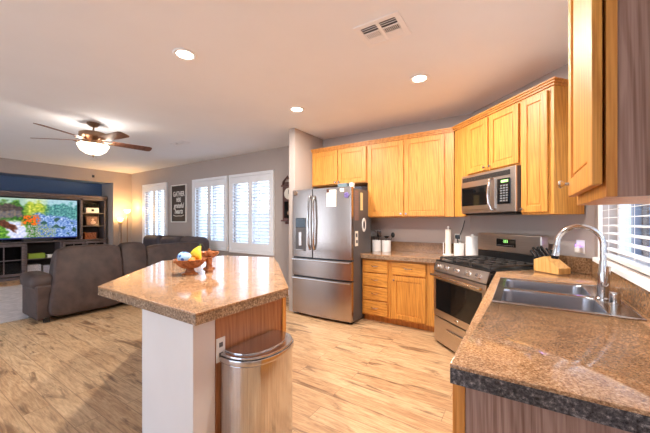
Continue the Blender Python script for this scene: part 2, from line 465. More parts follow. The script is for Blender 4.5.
# blind over the sink
t = thing('window_blind', 'white wood-slat blind over the window behind the sink', 'blind', (.5, 2.19, 1.08))
MB().box((-.012, -.75, 1.05), (.05, .75, 1.11), .006).build('headrail', 'white', t)
m = MB()
for k in range(18):
    mat = Matrix.Translation((.02, 0, .075+k*.054))@Matrix.Rotation(math.radians(-8), 4, 'Y')
    m.box((-.025, -.745, -.0018), (.025, .745, .0018), .0012, 1, mat)
m.build('slats', 'white', t)
MB().box((-.008, -.745, .012), (.046, .745, .036), .005).build('bottom_rail', 'white', t)
for y in (-.55, 0, .55):
    MB().tube([(-.006, y, .03), (-.006, y, 1.06)], .0015, 6).build('ladder_cord', 'white', t)

# ------------------------------------------------------------------ cabinets
def door_panel(m, x0, x1, z0, z1, y=0, t=.02, s=.058, arch=False):
    m.box((x0, y-t, z0), (x0+s, y, z1), .004); m.box((x1-s, y-t, z0), (x1, y, z1), .004)
    m.box((x0+s-.001, y-t, z0), (x1-s+.001, y, z0+s), .004); m.box((x0+s-.001, y-t, z1-s), (x1-s+.001, y, z1), .004)
    m.box((x0+s-.002, y-t*.5, z0+s-.002), (x1-s+.002, y-.002, z1-s+.002))
    m.box((x0+s+.012, y-t*.72, z0+s+.012), (x1-s-.012, y-.002, z1-s-.012), .006)
def knob(parent, x, y, z, mat='chrome'):
    m = MB(); rot = Matrix.Translation((x, y, z))@Matrix.Rotation(PI/2, 4, 'X')
    m.lathe([(.006, 0), (.005, .012), (.013, .02), (.015, .026), (.011, .031), (0, .033)], n=16, mat=rot)
    return m.build('knob', mat, parent)
def pull(parent, x, y, z, w=.09):
    m = MB()
    m.tube([(x-w/2, y, z), (x-w/2, y-.016, z-.001), (x-w/4, y-.026, z-.006), (x, y-.028, z-.008), (x+w/4, y-.026, z-.006), (x+w/2, y-.016, z-.001), (x+w/2, y, z)], .0045, 8)
    return m.build('handle', 'chrome', parent)
def wall_cabinet(label, loc, rot, w, d, h, doors, knobs, mat='oak', name='wall_cabinet', panel=None, group=None):
    """front face of the case at local y=0, case runs to y=d; x from 0 to w; doors = (x0, x1, z0, z1)"""
    t = thing(name, label, 'cabinet', loc, rot, group)
    MB().box((0, .002, 0), (w, d, h), .002).build('case', mat, t)
    for (x0, x1, z0, z1), kn in zip(doors, knobs):
        m = MB(); door_panel(m, x0, x1, z0, z1)
        o = m.build('door', mat, t)
        if kn: knob(o, kn[0], -.02, kn[1])
    return t
FY = 3.97; ZB, ZT = 1.405, 2.45
wall_cabinet('short oak cabinet with two doors above the refrigerator', (-2.825, FY, 1.905), 0, .975, .325, ZT-1.905,
             [(.02, .482, .015, ZT-1.905-.02), (.494, .958, .015, ZT-1.905-.02)], [(.455, .04), (.52, .04)])
wall_cabinet('tall two-door oak wall cabinet between refrigerator and microwave', (-1.848, FY, ZB), 0, 1.156, .325, ZT-ZB,
             [(.012, .528, .015, 1.025), (.542, 1.05, .015, 1.025)], [(.5, .045), (.57, .045)])
S_UP = 3.28
u0, u1, u2, u3 = -3.29, -3.08, -2.319, -2.005
x, y = diag(S_UP, u0)
t = thing('corner_filler_panel', 'narrow plain oak filler panel left of the microwave', 'cabinet panel', (x, y, ZB), D45)
MB().box((.002, .002, 0), (u1-u0-.003, .03, ZT-ZB), .002).build('panel', 'oak', t)
x, y = diag(S_UP, u1)
wall_cabinet('two-door oak cabinet directly above the microwave', (x, y, 1.862), D45, u2-u1, .31, ZT-1.862,
             [(.05, .365, .02, .568), (.382, .745, .02, .568)], [(.335, .05), (.41, .05)])
x, y = diag(S_UP, u2+.002)
wall_cabinet('narrow single-door oak cabinet right of the microwave', (x, y, ZB), D45, u3-u2-.002, .31, ZT-ZB,
             [(.016, .268, .02, 1.02)], [(.04, .05)])
# crown along the top
m = MB()
ax, ay = diag(S_UP, u3)
def crown(pts, closed=False):
    for dz0, dz1, off in ((0, .018, .012), (.018, .034, .026), (.034, .046, .04)):
        o = off
        p = [(-2.825, FY-o), (-.69+o*.414*0-o*.414, FY-o), (ax-o*.414*0+0, ay-o*R2+0), (ax+o*.9, ay-o*.2), (ax+.215, ay+.215), (ax+.2, ay+.24), (-.69, FY+.2), (-2.825, FY+.2)]
        m.prism(p, ZT+dz0, ZT+dz1)
crown(None)
struct(m.build('trim_2', 'oak_trim', smooth=False))
# near cabinet over the sink counter (right edge of the view)
t = wall_cabinet('large oak wall cabinet over the near end of the sink counter', (.168, 1.42, 1.40), -PI/2, .432, .33, 1.12, [], [])
m = MB(); m.box((.4322, .002, 0), (.452, .022, 1.12), .001); m.build('frame_edge', 'oak_trim', t)
m = MB(); door_panel(m, .02, .452, .03, 1.1, -.004, .021, .06)
o = m.build('door', 'oak', t); knob(o, .05, -.025, .075)
MB().box((.4325, .0225, .0), (.446, .33, 1.12)).build('side_panel', 'oak_shaded', t)
# base cabinets, main wall
def drawer(parent, x0, x1, z0, z1, mat='oak_h'):
    m = MB(); m.box((x0, -.02, z0), (x1, 0, z1), .007, 3)
    o = m.build('drawer', mat, parent); pull(o, (x0+x1)/2, -.02, (z0+z1)/2+.01)
    return o
def base_case(label, loc, rot, w, d, toe=.075):
    t = thing('base_cabinet', label, 'cabinet', loc, rot)
    m = MB(); m.box((0, .002, .085), (w, d, .853), .002); m.build('case', 'oak', t)
    MB().box((0, toe, 0), (w, d, .085)).build('toe_kick', 'oak_trim', t)
    return t
BY = 3.74
t = base_case('oak base cabinet with a stack of four drawers beside the refrigerator', (-1.822, BY, 0), 0, .402, .545)
for z0, z1 in ((.668, .828), (.485, .655), (.30, .472), (.105, .287)): drawer(t, .018, .372, z0, z1)
t = base_case('oak base cabinet with one drawer over one door, left of the stove', (-1.418, BY, 0), 0, .55, .545)
drawer(t, .026, .452, .668, .828)
m = MB(); door_panel(m, .026, .452, .105, .65); o = m.build('door', 'oak', t); knob(o, .055, -.02, .60)
# sink run
t = thing('base_cabinet', 'oak sink base cabinet under the foreground counter', 'cabinet', (-.165, 2.92, 0), -PI/2)
MB().box((0, .002, .085), (.262, .635, .853), .002).box((1.105, .002, .085), (1.91, .635, .853), .002).box((.262, .002, .085), (1.105, .635, .70)).box((.262, .002, .70), (1.105, .018, .853)).box((0, .075, 0), (1.91, .635, .085)).build('case', 'oak', t)
MB().box((1.911, .002, .0), (1.935, .024, .853), .001).build('frame_edge', 'oak_trim', t)
MB().box((1.911, .0245, 0), (1.930, .635, .853)).build('end_panel', 'oak_shaded', t)
for k in range(4):
    m = MB(); door_panel(m, .02+k*.472, .47+k*.472, .105, .835); o = m.build('door', 'oak', t); knob(o, .05+k*.472, -.02, .78)

# ------------------------------------------------------------------ countertops
def counter(label, pts, mat_edge, z1=.914, th=.058, holes=None):
    t = thing('countertop', label, 'countertop', (0, 0, 0))
    m = MB(); m.prism(pts, z1-.012, z1, .003); o = m.build('top_slab', 'granite', t)
    c = Vector((sum(p[0] for p in pts)/len(pts), sum(p[1] for p in pts)/len(pts)))
    k = []
    for p in pts:
        d = c-Vector(p); k.append((p[0]+.001*(1 if d.x > 0 else -1), p[1]+.001*(1 if d.y > 0 else -1)))
    m = MB(); m.prism(k, z1-th, z1-.012); e = m.build('edge', mat_edge, t)
    return t, o, e
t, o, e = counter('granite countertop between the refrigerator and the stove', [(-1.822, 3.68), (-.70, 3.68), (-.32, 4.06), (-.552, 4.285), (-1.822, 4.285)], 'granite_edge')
m = MB(); m.box((-1.80, 4.272, .914), (-.562, 4.298, 1.055), .003); m.build('backsplash', 'splash', t)
t, o, e = counter('long granite sink countertop in the right foreground', [(-.18, .965), (.495, .965), (.495, 3.245), (.285, 3.45), (-.18, 2.985)], 'granite_shaded')
SX0, SX1, SY0, SY1 = -.115, .395, 1.85, 2.625
def cut(o, a, b):
    cu = MB().box(a, b).build('cutter', 'black')
    md = o.modifiers.new('cut', 'BOOLEAN'); md.object = cu; md.operation = 'DIFFERENCE'; md.solver = 'EXACT'
    dg = bpy.context.evaluated_depsgraph_get()
    me = bpy.data.meshes.new_from_object(o.evaluated_get(dg)); o.modifiers.clear(); o.data = me
    bpy.data.objects.remove(cu)
for q in (o, e): cut(q, (SX0, SY0, .7), (SX1, SY1, 1))
m = MB(); m.box((.476, .97, .914), (.499, 3.24, 1.044), .003)
mat = Matrix.Translation((.285, 3.45, 0))@Matrix.Rotation(D45, 4, 'Z')
m.box((0, -.024, .914), (.29, -.002, 1.044), .003, 2, mat)
m.build('backsplash', 'splash', t)
# island
t = thing('kitchen_island', 'kitchen island with pointed granite top, white end wall and oak side', 'kitchen island', (-1.9, 1.5, 0))
ISL = [(-1.27, .85), (-1.27, 1.52), (-2.05, 2.30), (-2.50, 2.72), (-3.17, 2.53), (-3.30, 1.80), (-2.36, .86)]
L = lambda pts: [(p[0]+1.9, p[1]-1.5) for p in pts]
MB().prism(L(ISL), .902, .914, .003).build('granite_top', 'granite', t)
c = Vector((-2.2, 1.7))
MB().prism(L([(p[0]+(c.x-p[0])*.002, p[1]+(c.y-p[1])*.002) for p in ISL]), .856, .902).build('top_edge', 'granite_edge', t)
m = MB(); m.prism(L([(-1.365, .90), (-1.365, 1.03), (-1.82, 1.03), (-2.82, 2.03), (-2.91, 1.94), (-1.863, .90)]), 0, .856, .004); m.build('pony_wall', 'wall_white', t)
m = MB(); m.prism(L([(-1.366, 1.032), (-1.366, 1.595), (-2.05, 2.26), (-2.4, 2.56), (-2.80, 2.04), (-1.815, 1.032)]), .0, .856); m.build('cabinet_body', 'island_oak', t)
m = MB(); m.box((-1.367, 1.565, 0), (-1.358, 1.598, .85)); 
for v in m.bm.verts: v.co += Vector((1.9, -1.5, 0))
m.build('corner_stile', 'oak_trim', t)
m = MB(); m.box((.5335, -.466, .585), (.5395, -.408, .715), .003); o = m.build('outlet_plate', 'whitep', t)

for zz in (.61, .665): MB().box((.5392, -.449, zz), (.541, -.425, zz+.025), .002).build('socket', 'grey', o)

# ------------------------------------------------------------------ sink and faucet
t = thing('kitchen_sink', 'double-bowl stainless steel sink set in the granite counter', 'sink', ((SX0+SX1)/2, (SY0+SY1)/2, .914))
hx, hy = (SX1-SX0)/2, (SY1-SY0)/2
m = MB()
rx0, rx1, ry0, ry1 = -hx-.018, hx+.058, -hy-.018, hy+.02
DK = .10      # faucet deck
def ring(z0, z1):
    m.box((rx0, ry0, z0), (-hx+.025, ry1, z1), .003); m.box((hx-DK+.04, ry0, z0), (rx1, ry1, z1), .003)
    m.box((-hx+.02, ry0, z0), (hx-DK+.05, -hy+.02, z1), .003); m.box((-hx+.02, hy-.02, z0), (hx-DK+.05, ry1, z1), .003)
    m.box((-hx+.02, -.012, z0), (hx-DK+.05, .028, z1), .003)
ring(.001, .006)
m.tube([(rx0+.004, ry0+.004, .005), (rx1-.004, ry0+.004, .005), (rx1-.004, ry1-.004, .005), (rx0+.004, ry1-.004, .005)], .004, 8, True)
m.build('rim', 'chrome', t)
for y0, y1 in ((-hy+.012, -.008), (.024, hy-.012)):
    b = bmesh.new()
    X0, X1, dp = -hx+.018, hx-DK+.046, -.175
    def loop(x0, x1, y0_, y1_, z, r, n=6):
        vs = []
        for cx, cy, a0 in ((x1-r, y1_-r, 0), (x0+r, y1_-r, PI/2), (x0+r, y0_+r, PI), (x1-r, y0_+r, 1.5*PI)):
            for k in range(n+1):
                a = a0+k*PI/2/n; vs.append(b.verts.new((cx+r*math.cos(a), cy+r*math.sin(a), z)))
        return vs
    rings = [loop(X0, X1, y0, y1, .003, .05), loop(X0+.006, X1-.006, y0+.006, y1-.006, -.01, .05), loop(X0+.016, X1-.016, y0+.016, y1-.016, dp+.03, .05), loop(X0+.04, X1-.04, y0+.04, y1-.04, dp, .04)]
    for a_, b_ in zip(rings, rings[1:]):
        k = len(a_)
        for j in range(k): b.faces.new((a_[j], a_[(j+1) % k], b_[(j+1) % k], b_[j]))
    b.faces.new(rings[-1]); bmesh.ops.recalc_face_normals(b, faces=b.faces[:])
    for f in b.faces: f.normal_flip()
    m = MB(); m._join(b); o = m.build('bowl', 'sinksteel', t, angle=60)
    MB().lathe([(.045, 0), (.042, .003), (.03, .002), (0, .001)], ((X0+X1)/2, (y0+y1)/2, dp+.001)).build('drain', 'chrome', o)

t = thing('faucet', 'tall gooseneck pull-down faucet behind the sink', 'faucet', (.375, 2.205, .9205))
m = MB(); m.lathe([(.034, 0), (.034, .006), (.028, .012), (.025, .05), (.027, .06), (.027, .13), (.022, .15), (.0165, .20), (.0150, .21)]); m.build('body', 'chrome', t)
pts = [(0, 0, .2), (0, 0, .25)]+[(-.1+.1*math.cos(a), 0, .295+.1*math.sin(a)) for a in [PI*k/16 for k in range(17)]]+[(-.202, 0, .28)]
m = MB(); m.tube(pts, .0135, 14); m.build('gooseneck', 'chrome', t)
m = MB(); m.tube([(-.201, 0, .285), (-.204, 0, .262), (-.209, 0, .225)], [.0155, .019, .021], 16); o = m.build('spray_head', 'chrome', t)
m = MB(); m.tube([(-.2092, 0, .224), (-.211, 0, .206)], [.0205, .017], 16); m.box((-.236, -.008, .228), (-.222, .008, .258), .004); m.build('spray_tip', 'black', o)
m = MB(); m.cyl((0, -.02, .085), (0, -.05, .09), .015, .013); m.tube([(0, -.045, .085), (.006, -.055, .12), (.012, -.06, .185)], [.009, .008, .010], 10); m.build('lever', 'chrome', t)
t = tag(MB().lathe([(.026, 0), (.026, .004), (.022, .006), (.022, .055), (.019, .062), (0, .063)]).build('air_gap_cap', 'chrome'), 'short round nickel air gap cap beside the faucet', 'sink fitting')
t.location = (.398, 2.085, .9205)

# ------------------------------------------------------------------ refrigerator
FX0, FX1, FYF = -2.812, -1.832, 3.45
t = thing('refrigerator', 'stainless steel french-door refrigerator beside the white wall end', 'refrigerator', (FX0, FYF, 0))
FW = FX1-FX0
MB().box((0, .062, .03), (FW, .60, 1.785), .006).build('cabinet_body', 'grey', t)
SPL = .375
def fdoor(x0, x1, z0, z1, nm):
    n = 14
    bow = lambda x: -.02*(1-((x-FW/2)/(FW/2))**2)
    e = .010
    p = [(x0, .055), (x0, bow(x0)+e), (x0+e*.3, bow(x0)+e*.3)]+[(x0+e+(x1-x0-2*e)*k/n, bow(x0+e+(x1-x0-2*e)*k/n)) for k in range(n+1)]+[(x1-e*.3, bow(x1)+e*.3), (x1, bow(x1)+e), (x1, .055)]
    return MB().prism(p[::-1], z0, z1).build(nm, 'steel_v', t)
ld = fdoor(.002, SPL-.003, .845, 1.80, 'door'); rd_ = fdoor(SPL+.003, FW-.002, .845, 1.80, 'door')
for o, x, bx in ((ld, SPL-.035, -.012), (rd_, SPL+.035, .012)):
    m = MB(); m.tube([(x, 0, 1.70), (x, -.035, 1.695), (x+bx*.3, -.055, 1.62), (x+bx, -.062, 1.35), (x+bx*.3, -.055, 1.04), (x, -.035, .965), (x, 0, .96)], .015, 10); m.build('handle', 'chrome', o)
m = MB(); m.box((.075, -.020, .93), (.262, .002, 1.40), .004); dsp = m.build('dispenser', 'grey', ld)
MB().box((.082, -.023, 1.265), (.255, -.019, 1.392), .002).build('display', 'blackglass', dsp)
m = MB(); m.box((.09, -.0215, .95), (.247, -.0195, 1.255), .001); m.build('alcove', 'grey', dsp)
m = MB(); m.box((.10, -.045, .935), (.237, -.018, .95), .003); m.box((.14, -.036, 1.0), (.196, -.020, 1.2), .006); m.build('drip_tray', 'steel_v', dsp)
for z0, z1 in ((.578, .822), (.04, .555)):
    o = fdoor(.002, FW-.002, z0, z1, 'drawer')
    m = MB(); m.box((.012, -.036, z1-.028), (FW-.012, .01, z1-.006), .008, 3); m.build('handle', 'chrome', o)
MB().box((.004, .03, .556), (FW-.004, .07, .844)).build('gasket', 'black', t)
for x in (.06, FW-.06): MB().box((x-.03, .06, 0), (x+.03, .12, .03)).build('foot', 'black', t)
def flat(name, label, cat, loc, rot, build, mat):
    o = build.build(name, mat); o.location = loc; o.rotation_euler = (0, 0, rot); return tag(o, label, cat)
# magnets and papers
FFY = FYF-.001
m = MB(); m.lathe([(.032, 0), (.032, .006), (.026, .010), (.018, .007), (0, .009)], mat=Matrix.Rotation(PI/2, 4, 'X'))
flat('round_magnet', 'round brown medallion magnet at upper corner of the left refrigerator door', 'magnet', (-2.745, FFY-.0055, 1.755), 0, m, 'bronze')
t = thing('paper_note', 'white sheet of notes pinned on the right refrigerator door', 'note', (-2.125, FFY-.0195, 1.545))
MB().box((-.075, -.002, 0), (.075, 0, .225)).build('sheet', 'paper', t)
m = MB()
for k in range(6): m.box((-.058, -.0026, .03+k*.026), (.04+.01*(k % 3), -.002, .036+k*.026))
m.build('handwriting', 'grey', t)
m = MB(); m.box((-.07, -.012, .19), (-.035, -.002, .235), .004); m.build('clip', 'clock', t)
m = MB()
for a in range(5): m.lathe([(.018, 0), (.018, .006), (.008, .009), (0, .009)], n=12, mat=Matrix.Translation((.022*math.cos(a*1.257), 0, .022*math.sin(a*1.257)))@Matrix.Rotation(PI/2, 4, 'X'))
flat('flower_magnet', 'purple and white flower magnet near the top edge of the right refrigerator door', 'magnet', (-1.90, FFY-.0075, 1.69), 0, m, paint('violet_enamel', (112, 92, 150), .4, .5, 60))
m = MB(); m.box((-.03, -.008, -.02), (.03, 0, .025), .004)
flat('photo_magnet', 'small pale photo magnet above the flower magnet', 'magnet', (-1.965, FFY-.0105, 1.755), 0, m, 'paper')
FSX = FX1+.0015
def side_paper(name, label, cat, y0, y1, z0, z1, mat):
    o = MB().box((0, y0, z0), (.002, y1, z1)).build(name, mat); o.location = (FSX, 0, 0); return tag(o, label, cat)
t = thing('calendar_sheet', 'large lined sheet taped on the refrigerator side', 'note', (FSX, 3.585, 1.36))
MB().box((0, -.055, 0), (.002, .055, .40)).build('sheet', paint('brown_paper', (138, 108, 98), .8, .1), t)
m = MB()
for k in range(11): m.box((.002, -.048, .03+k*.033), (.0025, .048, .036+k*.033))
m.build('ruled_lines', 'grey', t)
side_paper('sticky_note', 'tall pale yellow note on the refrigerator side', 'note', 3.70, 3.775, 1.50, 1.74, 'yellow_paper')
t = thing('notepad', 'small white printed card low on the refrigerator side', 'note', (FSX, 3.585, 1.02))
MB().box((0, -.04, 0), (.004, .04, .20)).build('sheet', 'paper', t)
m = MB(); m.box((.004, -.028, .12), (.0045, .02, .17)); m.box((.004, -.02, .04), (.0045, .028, .08)); m.build('print', 'grey', t)
t = thing('oval_magnetic_clip', 'white oval ring with dark centre hung on the refrigerator side', 'magnet', (FSX, 3.80, 1.30))
mm = Matrix.Rotation(PI/2, 4, 'Y')
MB().lathe([(.055, 0), (.055, .012), (.045, .016), (.034, .012), (.034, 0)], mat=mm, sx=1.75).build('ring', 'white', t)
MB().lathe([(.035, 0), (.035, .006), (0, .008)], mat=mm, sx=1.75).build('dark_centre', 'black', t)
# clutter on top
def small_box(name, label, cat, loc, sz, mat, lid=None):
    o = MB().box((-sz[0]/2, -sz[1]/2, 0), (sz[0]/2, sz[1]/2, sz[2]), .006).build(name, mat); o.location = loc; return tag(o, label, cat)
small_box('storage_box', 'low teal-grey box on top of the refrigerator', 'box', (-2.02, 3.62, 1.7855), (.14, .18, .075), paint('teal_grey_card', (92, 110, 116), .6))
small_box('tin', 'small white tin on the refrigerator, right of the teal-grey box', 'tin', (-1.905, 3.60, 1.7855), (.05, .06, .08), 'whitep')
small_box('folded_cloth', 'folded dark cloth at the back of the refrigerator top', 'cloth', (-1.95, 3.86, 1.7855), (.2, .18, .05), paint('dark_cloth', (60, 64, 76), .9))

# ------------------------------------------------------------------ stove (gas range) set across the corner
RU0, RU1, RS = -3.07, -2.25, 2.70
RW = RU1-RU0
x, y = diag(RS, RU0)
t = thing('gas_range', 'stainless steel gas range standing across the kitchen corner', 'stove', (x, y, 0), D45)
MB().box((.003, .03, .02), (RW-.003, .60, .885), .003).build('body', 'blackmatte', t)
m = MB(); m.box((.006, -.005, .03), (RW-.006, .03, .30), .008); o = m.build('storage_drawer', 'steel_h', t)
m = MB(); m.box((RW*.5-.16, -.022, .20), (RW*.5+.16, -.004, .222), .006); m.build('handle', 'chrome', o)
m = MB(); m.box((.006, -.012, .312), (RW-.006, .03, .795), .008); d = m.build('oven_door', 'steel_h', t)
MB().box((.055, -.0145, .385), (RW-.055, -.011, .715), .003).build('window', 'blackglass', d)
m = MB(); m.tube([(.05, -.012, .755), (.05, -.05, .758)], .010, 8); m.tube([(RW-.05, -.012, .755), (RW-.05, -.05, .758)], .010, 8); m.tube([(.02, -.052, .758), (RW-.02, -.052, .758)], .0145, 12); m.build('handle', 'chrome', d)
m = MB(); m.lathe([(.018, 0), (.016, .003), (0, .004)], mat=Matrix.Translation((RW/2, -.0122, .348))@Matrix.Rotation(PI/2, 4, 'X')); m.build('badge', 'chrome', d)
# sloping knob panel
bm = bmesh.new(); prof = [(-.012, .805), (.03, .805), (.06, .905), (.022, .905)]
m = MB()
vs = [[m.bm.verts.new((xx, a, b)) for a, b in prof] for xx in (.004, RW-.004)]
m.bm.faces.new(vs[0]); m.bm.faces.new(vs[1][::-1])
for j in range(4): m.bm.faces.new((vs[0][j], vs[1][j], vs[1][(j+1) % 4], vs[0][(j+1) % 4]))
bmesh.ops.recalc_face_normals(m.bm, faces=m.bm.faces[:])
cp = m.build('control_panel', 'steel_h', t)
tilt = math.atan2(.034, .10)
for fx in (.10, .24, .41, .58, .72):
    m = MB(); rot = Matrix.Translation((fx*RW/.82, .004, .852))@Matrix.Rotation(PI/2-tilt, 4, 'X')
    m.lathe([(.027, 0), (.026, .006), (.020, .009), (.020, .032), (.017, .036), (0, .037)], mat=rot, n=18)
    mm = rot@Matrix.Translation((0, 0, .03)); m.box((-.005, -.022, -.02), (.005, .022, .012), .003, 2, mm)
    m.build('knob', 'chrome', cp)
MB().box((.0, .022, .895), (RW, .60, .918), .006).build('cooktop', 'black', t)
for k in range(3):
    m = MB(); g0 = .03+k*(RW-.06)/3; g1 = g0+(RW-.06)/3-.008
    r = .0075
    for yy in (.06, .32, .56): m.box((g0, yy-r, .938), (g1, yy+r, .956), .004)
    for xx in (g0+r, (g0+g1)/2, g1-r): m.box((xx-r, .055, .938), (xx+r, .565, .956), .004)
    for yy in (.185, .445):
        m.box((g0+.03, yy-r, .94), (g1-.03, yy+r, .957), .003)
    for xx in (g0+r, g1-r):
        for yy in (.06, .56): m.box((xx-r, yy-r, .918), (xx+r, yy+r, .94))
    m.build('grate', 'blackmatte', t)
for bx, by, br in ((.165, .17, .05), (.165, .44, .042), (.41, .30, .055), (.655, .17, .05), (.655, .44, .038)):
    m = MB(); m.lathe([(br*1.25, 0), (br*1.2, .006), (br*.8, .008), (br*.8, .014), (br*.75, .017), (0, .018)], (bx*RW/.82, by, .918)); m.build('burner', 'grey', t)
m = MB(); m.box((0, .565, .918), (RW, .64, 1.03), .004); m.build('backguard_base', 'black', t)
bg = MB().box((0, .556, 1.025), (RW, .64, 1.215), .012, 3).build('backguard', 'steel_h', t)
m = MB(); m.box((RW*.36, .552, 1.085), (RW*.66, .557, 1.165), .004); dp = m.build('display', 'blackglass', bg)
m = MB()
seg = lambda x0, z0: (m.box((x0, .5512, z0), (x0+.013, .552, z0+.003)), m.box((x0, .5512, z0+.012), (x0+.013, .552, z0+.015)), m.box((x0+.011, .5512, z0), (x0+.014, .552, z0+.026)), m.box((x0, .5512, z0+.024), (x0+.013, .552, z0+.027)))
for q in (.475, .50, .525): seg(RW*q, 1.128)
m.build('digits', 'led', dp)
m = MB()
for k in range(10): m.box((RW*.37+k*.023, .5512, 1.096), (RW*.37+k*.023+.014, .552, 1.103))
m.build('buttons', 'grey', dp)
for xx in (.05, RW-.05): MB().cyl((xx, .08, 0), (xx, .08, .02), .02).build('foot', 'black', t)

# ------------------------------------------------------------------ over-the-range microwave
MU0, MU1, MS = -3.078, -2.322, 3.20
MW = MU1-MU0
x, y = diag(MS, MU0)
t = thing('microwave', 'stainless over-the-range microwave mounted under the oak cabinet', 'microwave', (x, y, 1.432), D45)
MB().box((.002, .02, .0), (MW-.002, .37, .424), .004).build('body', 'grey', t)
fr = MB().box((0, 0, .004), (MW, .022, .425), .006).build('front_panel', 'steel_h', t)
m = MB(); m.box((.02, -.003, .352), (MW-.06, .001, .40), .002)
for k in range(5): m.box((.022, -.006, .356+k*.009), (MW-.062, -.002, .360+k*.009))
m.build('vent_grille', 'blackmatte', fr)
d = MB().box((.012, -.014, .04), (MW*.69, .001, .338), .006).build('door', 'steel_h', t)
MB().box((.03, -.0165, .085), (MW*.60, -.013, .29), .006).build('window', 'blackglass', d)
hx_ = MW*.655
m = MB(); m.tube([(hx_, -.012, .335), (hx_-.004, -.04, .33), (hx_-.012, -.055, .25), (hx_-.014, -.058, .18), (hx_-.010, -.052, .09), (hx_, -.036, .035), (hx_+.006, -.012, .03)], .013, 10); m.build('handle', 'chrome', d)
k_ = MB().box((MW*.72, -.010, .08), (MW*.925, .001, .325), .005).build('keypad', 'blackglass', t)
MB().box((MW*.79, -.0115, .285), (MW*.90, -.0095, .308)).build('display', 'led', k_)
m = MB()
for r_ in range(7):
    for c_ in range(3): m.box((MW*.775+c_*.034, -.0112, .105+r_*.024), (MW*.775+c_*.034+.024, -.0095, .118+r_*.024))
m.build('buttons', paint('pale_key_print', (120, 122, 126), .5), k_)
m = MB(); m.box((.03, .03, -.018), (MW-.03, .35, .002), .004); m.build('hood_underside', 'black', t)

# black cord from the microwave to the outlet
o = MB().tube([(-.612, 4.27, 1.36), (-.64, 4.275, 1.25), (-.672, 4.28, 1.17)], .005, 8).build('power_cord', 'black')
tag(o, 'thin black cord running down the wall from the cabinet to the outlet', 'cord')
t = thing('wall_outlet', 'white outlet plate with a black plug behind the paper towel holder', 'outlet', (-.70, 4.299, 1.12))
MB().box((-.04, -.006, -.06), (.04, 0, .065), .003).build('plate', 'whitep', t)
m = MB(); m.box((-.03, -.035, .0), (.026, -.006, .05), .01, 3); m.tube([(0, -.03, .0), (.0, -.03, -.05), (.02, -.02, -.08)], .006, 8); m.build('plug', 'black', t)
# violet plug-in light near the window
bx_, by_ = .425, 3.325-.002
t = thing('wall_outlet', 'white outlet with a violet plug-in light in the corner by the sink window', 'outlet', (bx_, by_, 1.13), D45)
MB().box((-.036, -.006, -.058), (.036, 0, .058), .003).build('plate', 'whitep', t)
m = MB(); m.box((-.022, -.045, -.05), (.022, -.006, .0), .008, 3); m.build('plug', 'whitep', t)
MB().box((-.014, -.047, .002), (.014, -.02, .022), .006).build('lamp', 'purple', t)

# ------------------------------------------------------------------ counter things
def crock(loc, label, r=.067, h=.16):
    t = thing('utensil_crock', label, 'crock', loc, 0, 'white utensil crocks')
    MB().lathe([(r*.96, 0), (r, .006), (r, h-.004), (r*.97, h), (r*.9, h), (r*.9, .02), (0, .018)]).build('pot', 'white', t); return t
C1 = (-1.788, 4.15, .9145); C2 = (-1.638, 4.15, .9145)
crock(C1, 'white crock of utensils nearest the refrigerator'); crock(C2, 'white crock of utensils, second from the refrigerator')
def utensil(nm, label, base, tip, head, mat='black'):
    t = thing(nm, label, 'utensil', base, 0, 'kitchen utensils standing in the crocks')
    tp = Vector(tip)-Vector(base)
    MB().tube([(0, 0, 0), tuple(tp*.6), tuple(tp)], [.006, .005, .004], 8).build('handle', mat, t)
    m = MB()
    if head == 'spoon': m.ball(tuple(tp*1.12), .04, (.75, .3, 1))
    elif head == 'ladle': m.lathe([(.02, -.03), (.045, 0), (.043, .0), (.018, -.026)], tuple(tp*1.08), mat=None)
    elif head == 'turner': m.box(tuple(tp+Vector((-.035, -.003, 0))), tuple(tp+Vector((.035, .003, .09))), .002)
    elif head == 'strainer': m.lathe([(.05, 0), (.053, .006), (.05, .012), (.046, .006), (0, -.012)], mat=Matrix.Translation(tp*1.15)@Matrix.Rotation(1.2, 4, 'X'))
    elif head == 'whisk':
        for k in range(5):
            a = k*PI/5; c_, s_ = math.cos(a), math.sin(a)
            m.tube([tuple(tp+Vector((c_*rr, s_*rr, zz))) for rr, zz in ((.004, 0), (.03, .05), (.026, .09), (0, .108), (-.026, .09), (-.03, .05), (-.004, 0))], .0015, 5)
    m.build('head', mat if head != 'whisk' else 'chrome', t)
b1 = (C1[0], C1[1], .936); b2 = (C2[0], C2[1], .936)
utensil('strainer', 'round dark strainer sticking up from the crock nearest the refrigerator', (b1[0]-.02, b1[1]-.02, b1[2]), (-1.815, 4.11, 1.14), 'strainer', 'grey')
utensil('whisk', 'wire whisk standing in the crock nearest the refrigerator', (b1[0]+.02, b1[1], b1[2]), (-1.735, 4.15, 1.13), 'whisk', 'chrome')
utensil('turner', 'flat black turner standing in the crock nearest the refrigerator', (b1[0], b1[1]+.02, b1[2]), (-1.775, 4.21, 1.12), 'turner')
utensil('serving_spoon', 'black serving spoon leaning right out of the second crock', (b2[0]+.01, b2[1], b2[2]), (-1.555, 4.17, 1.13), 'spoon')
utensil('ladle', 'black ladle leaning left out of the second crock', (b2[0]-.02, b2[1]-.01, b2[2]), (-1.655, 4.20, 1.12), 'ladle')
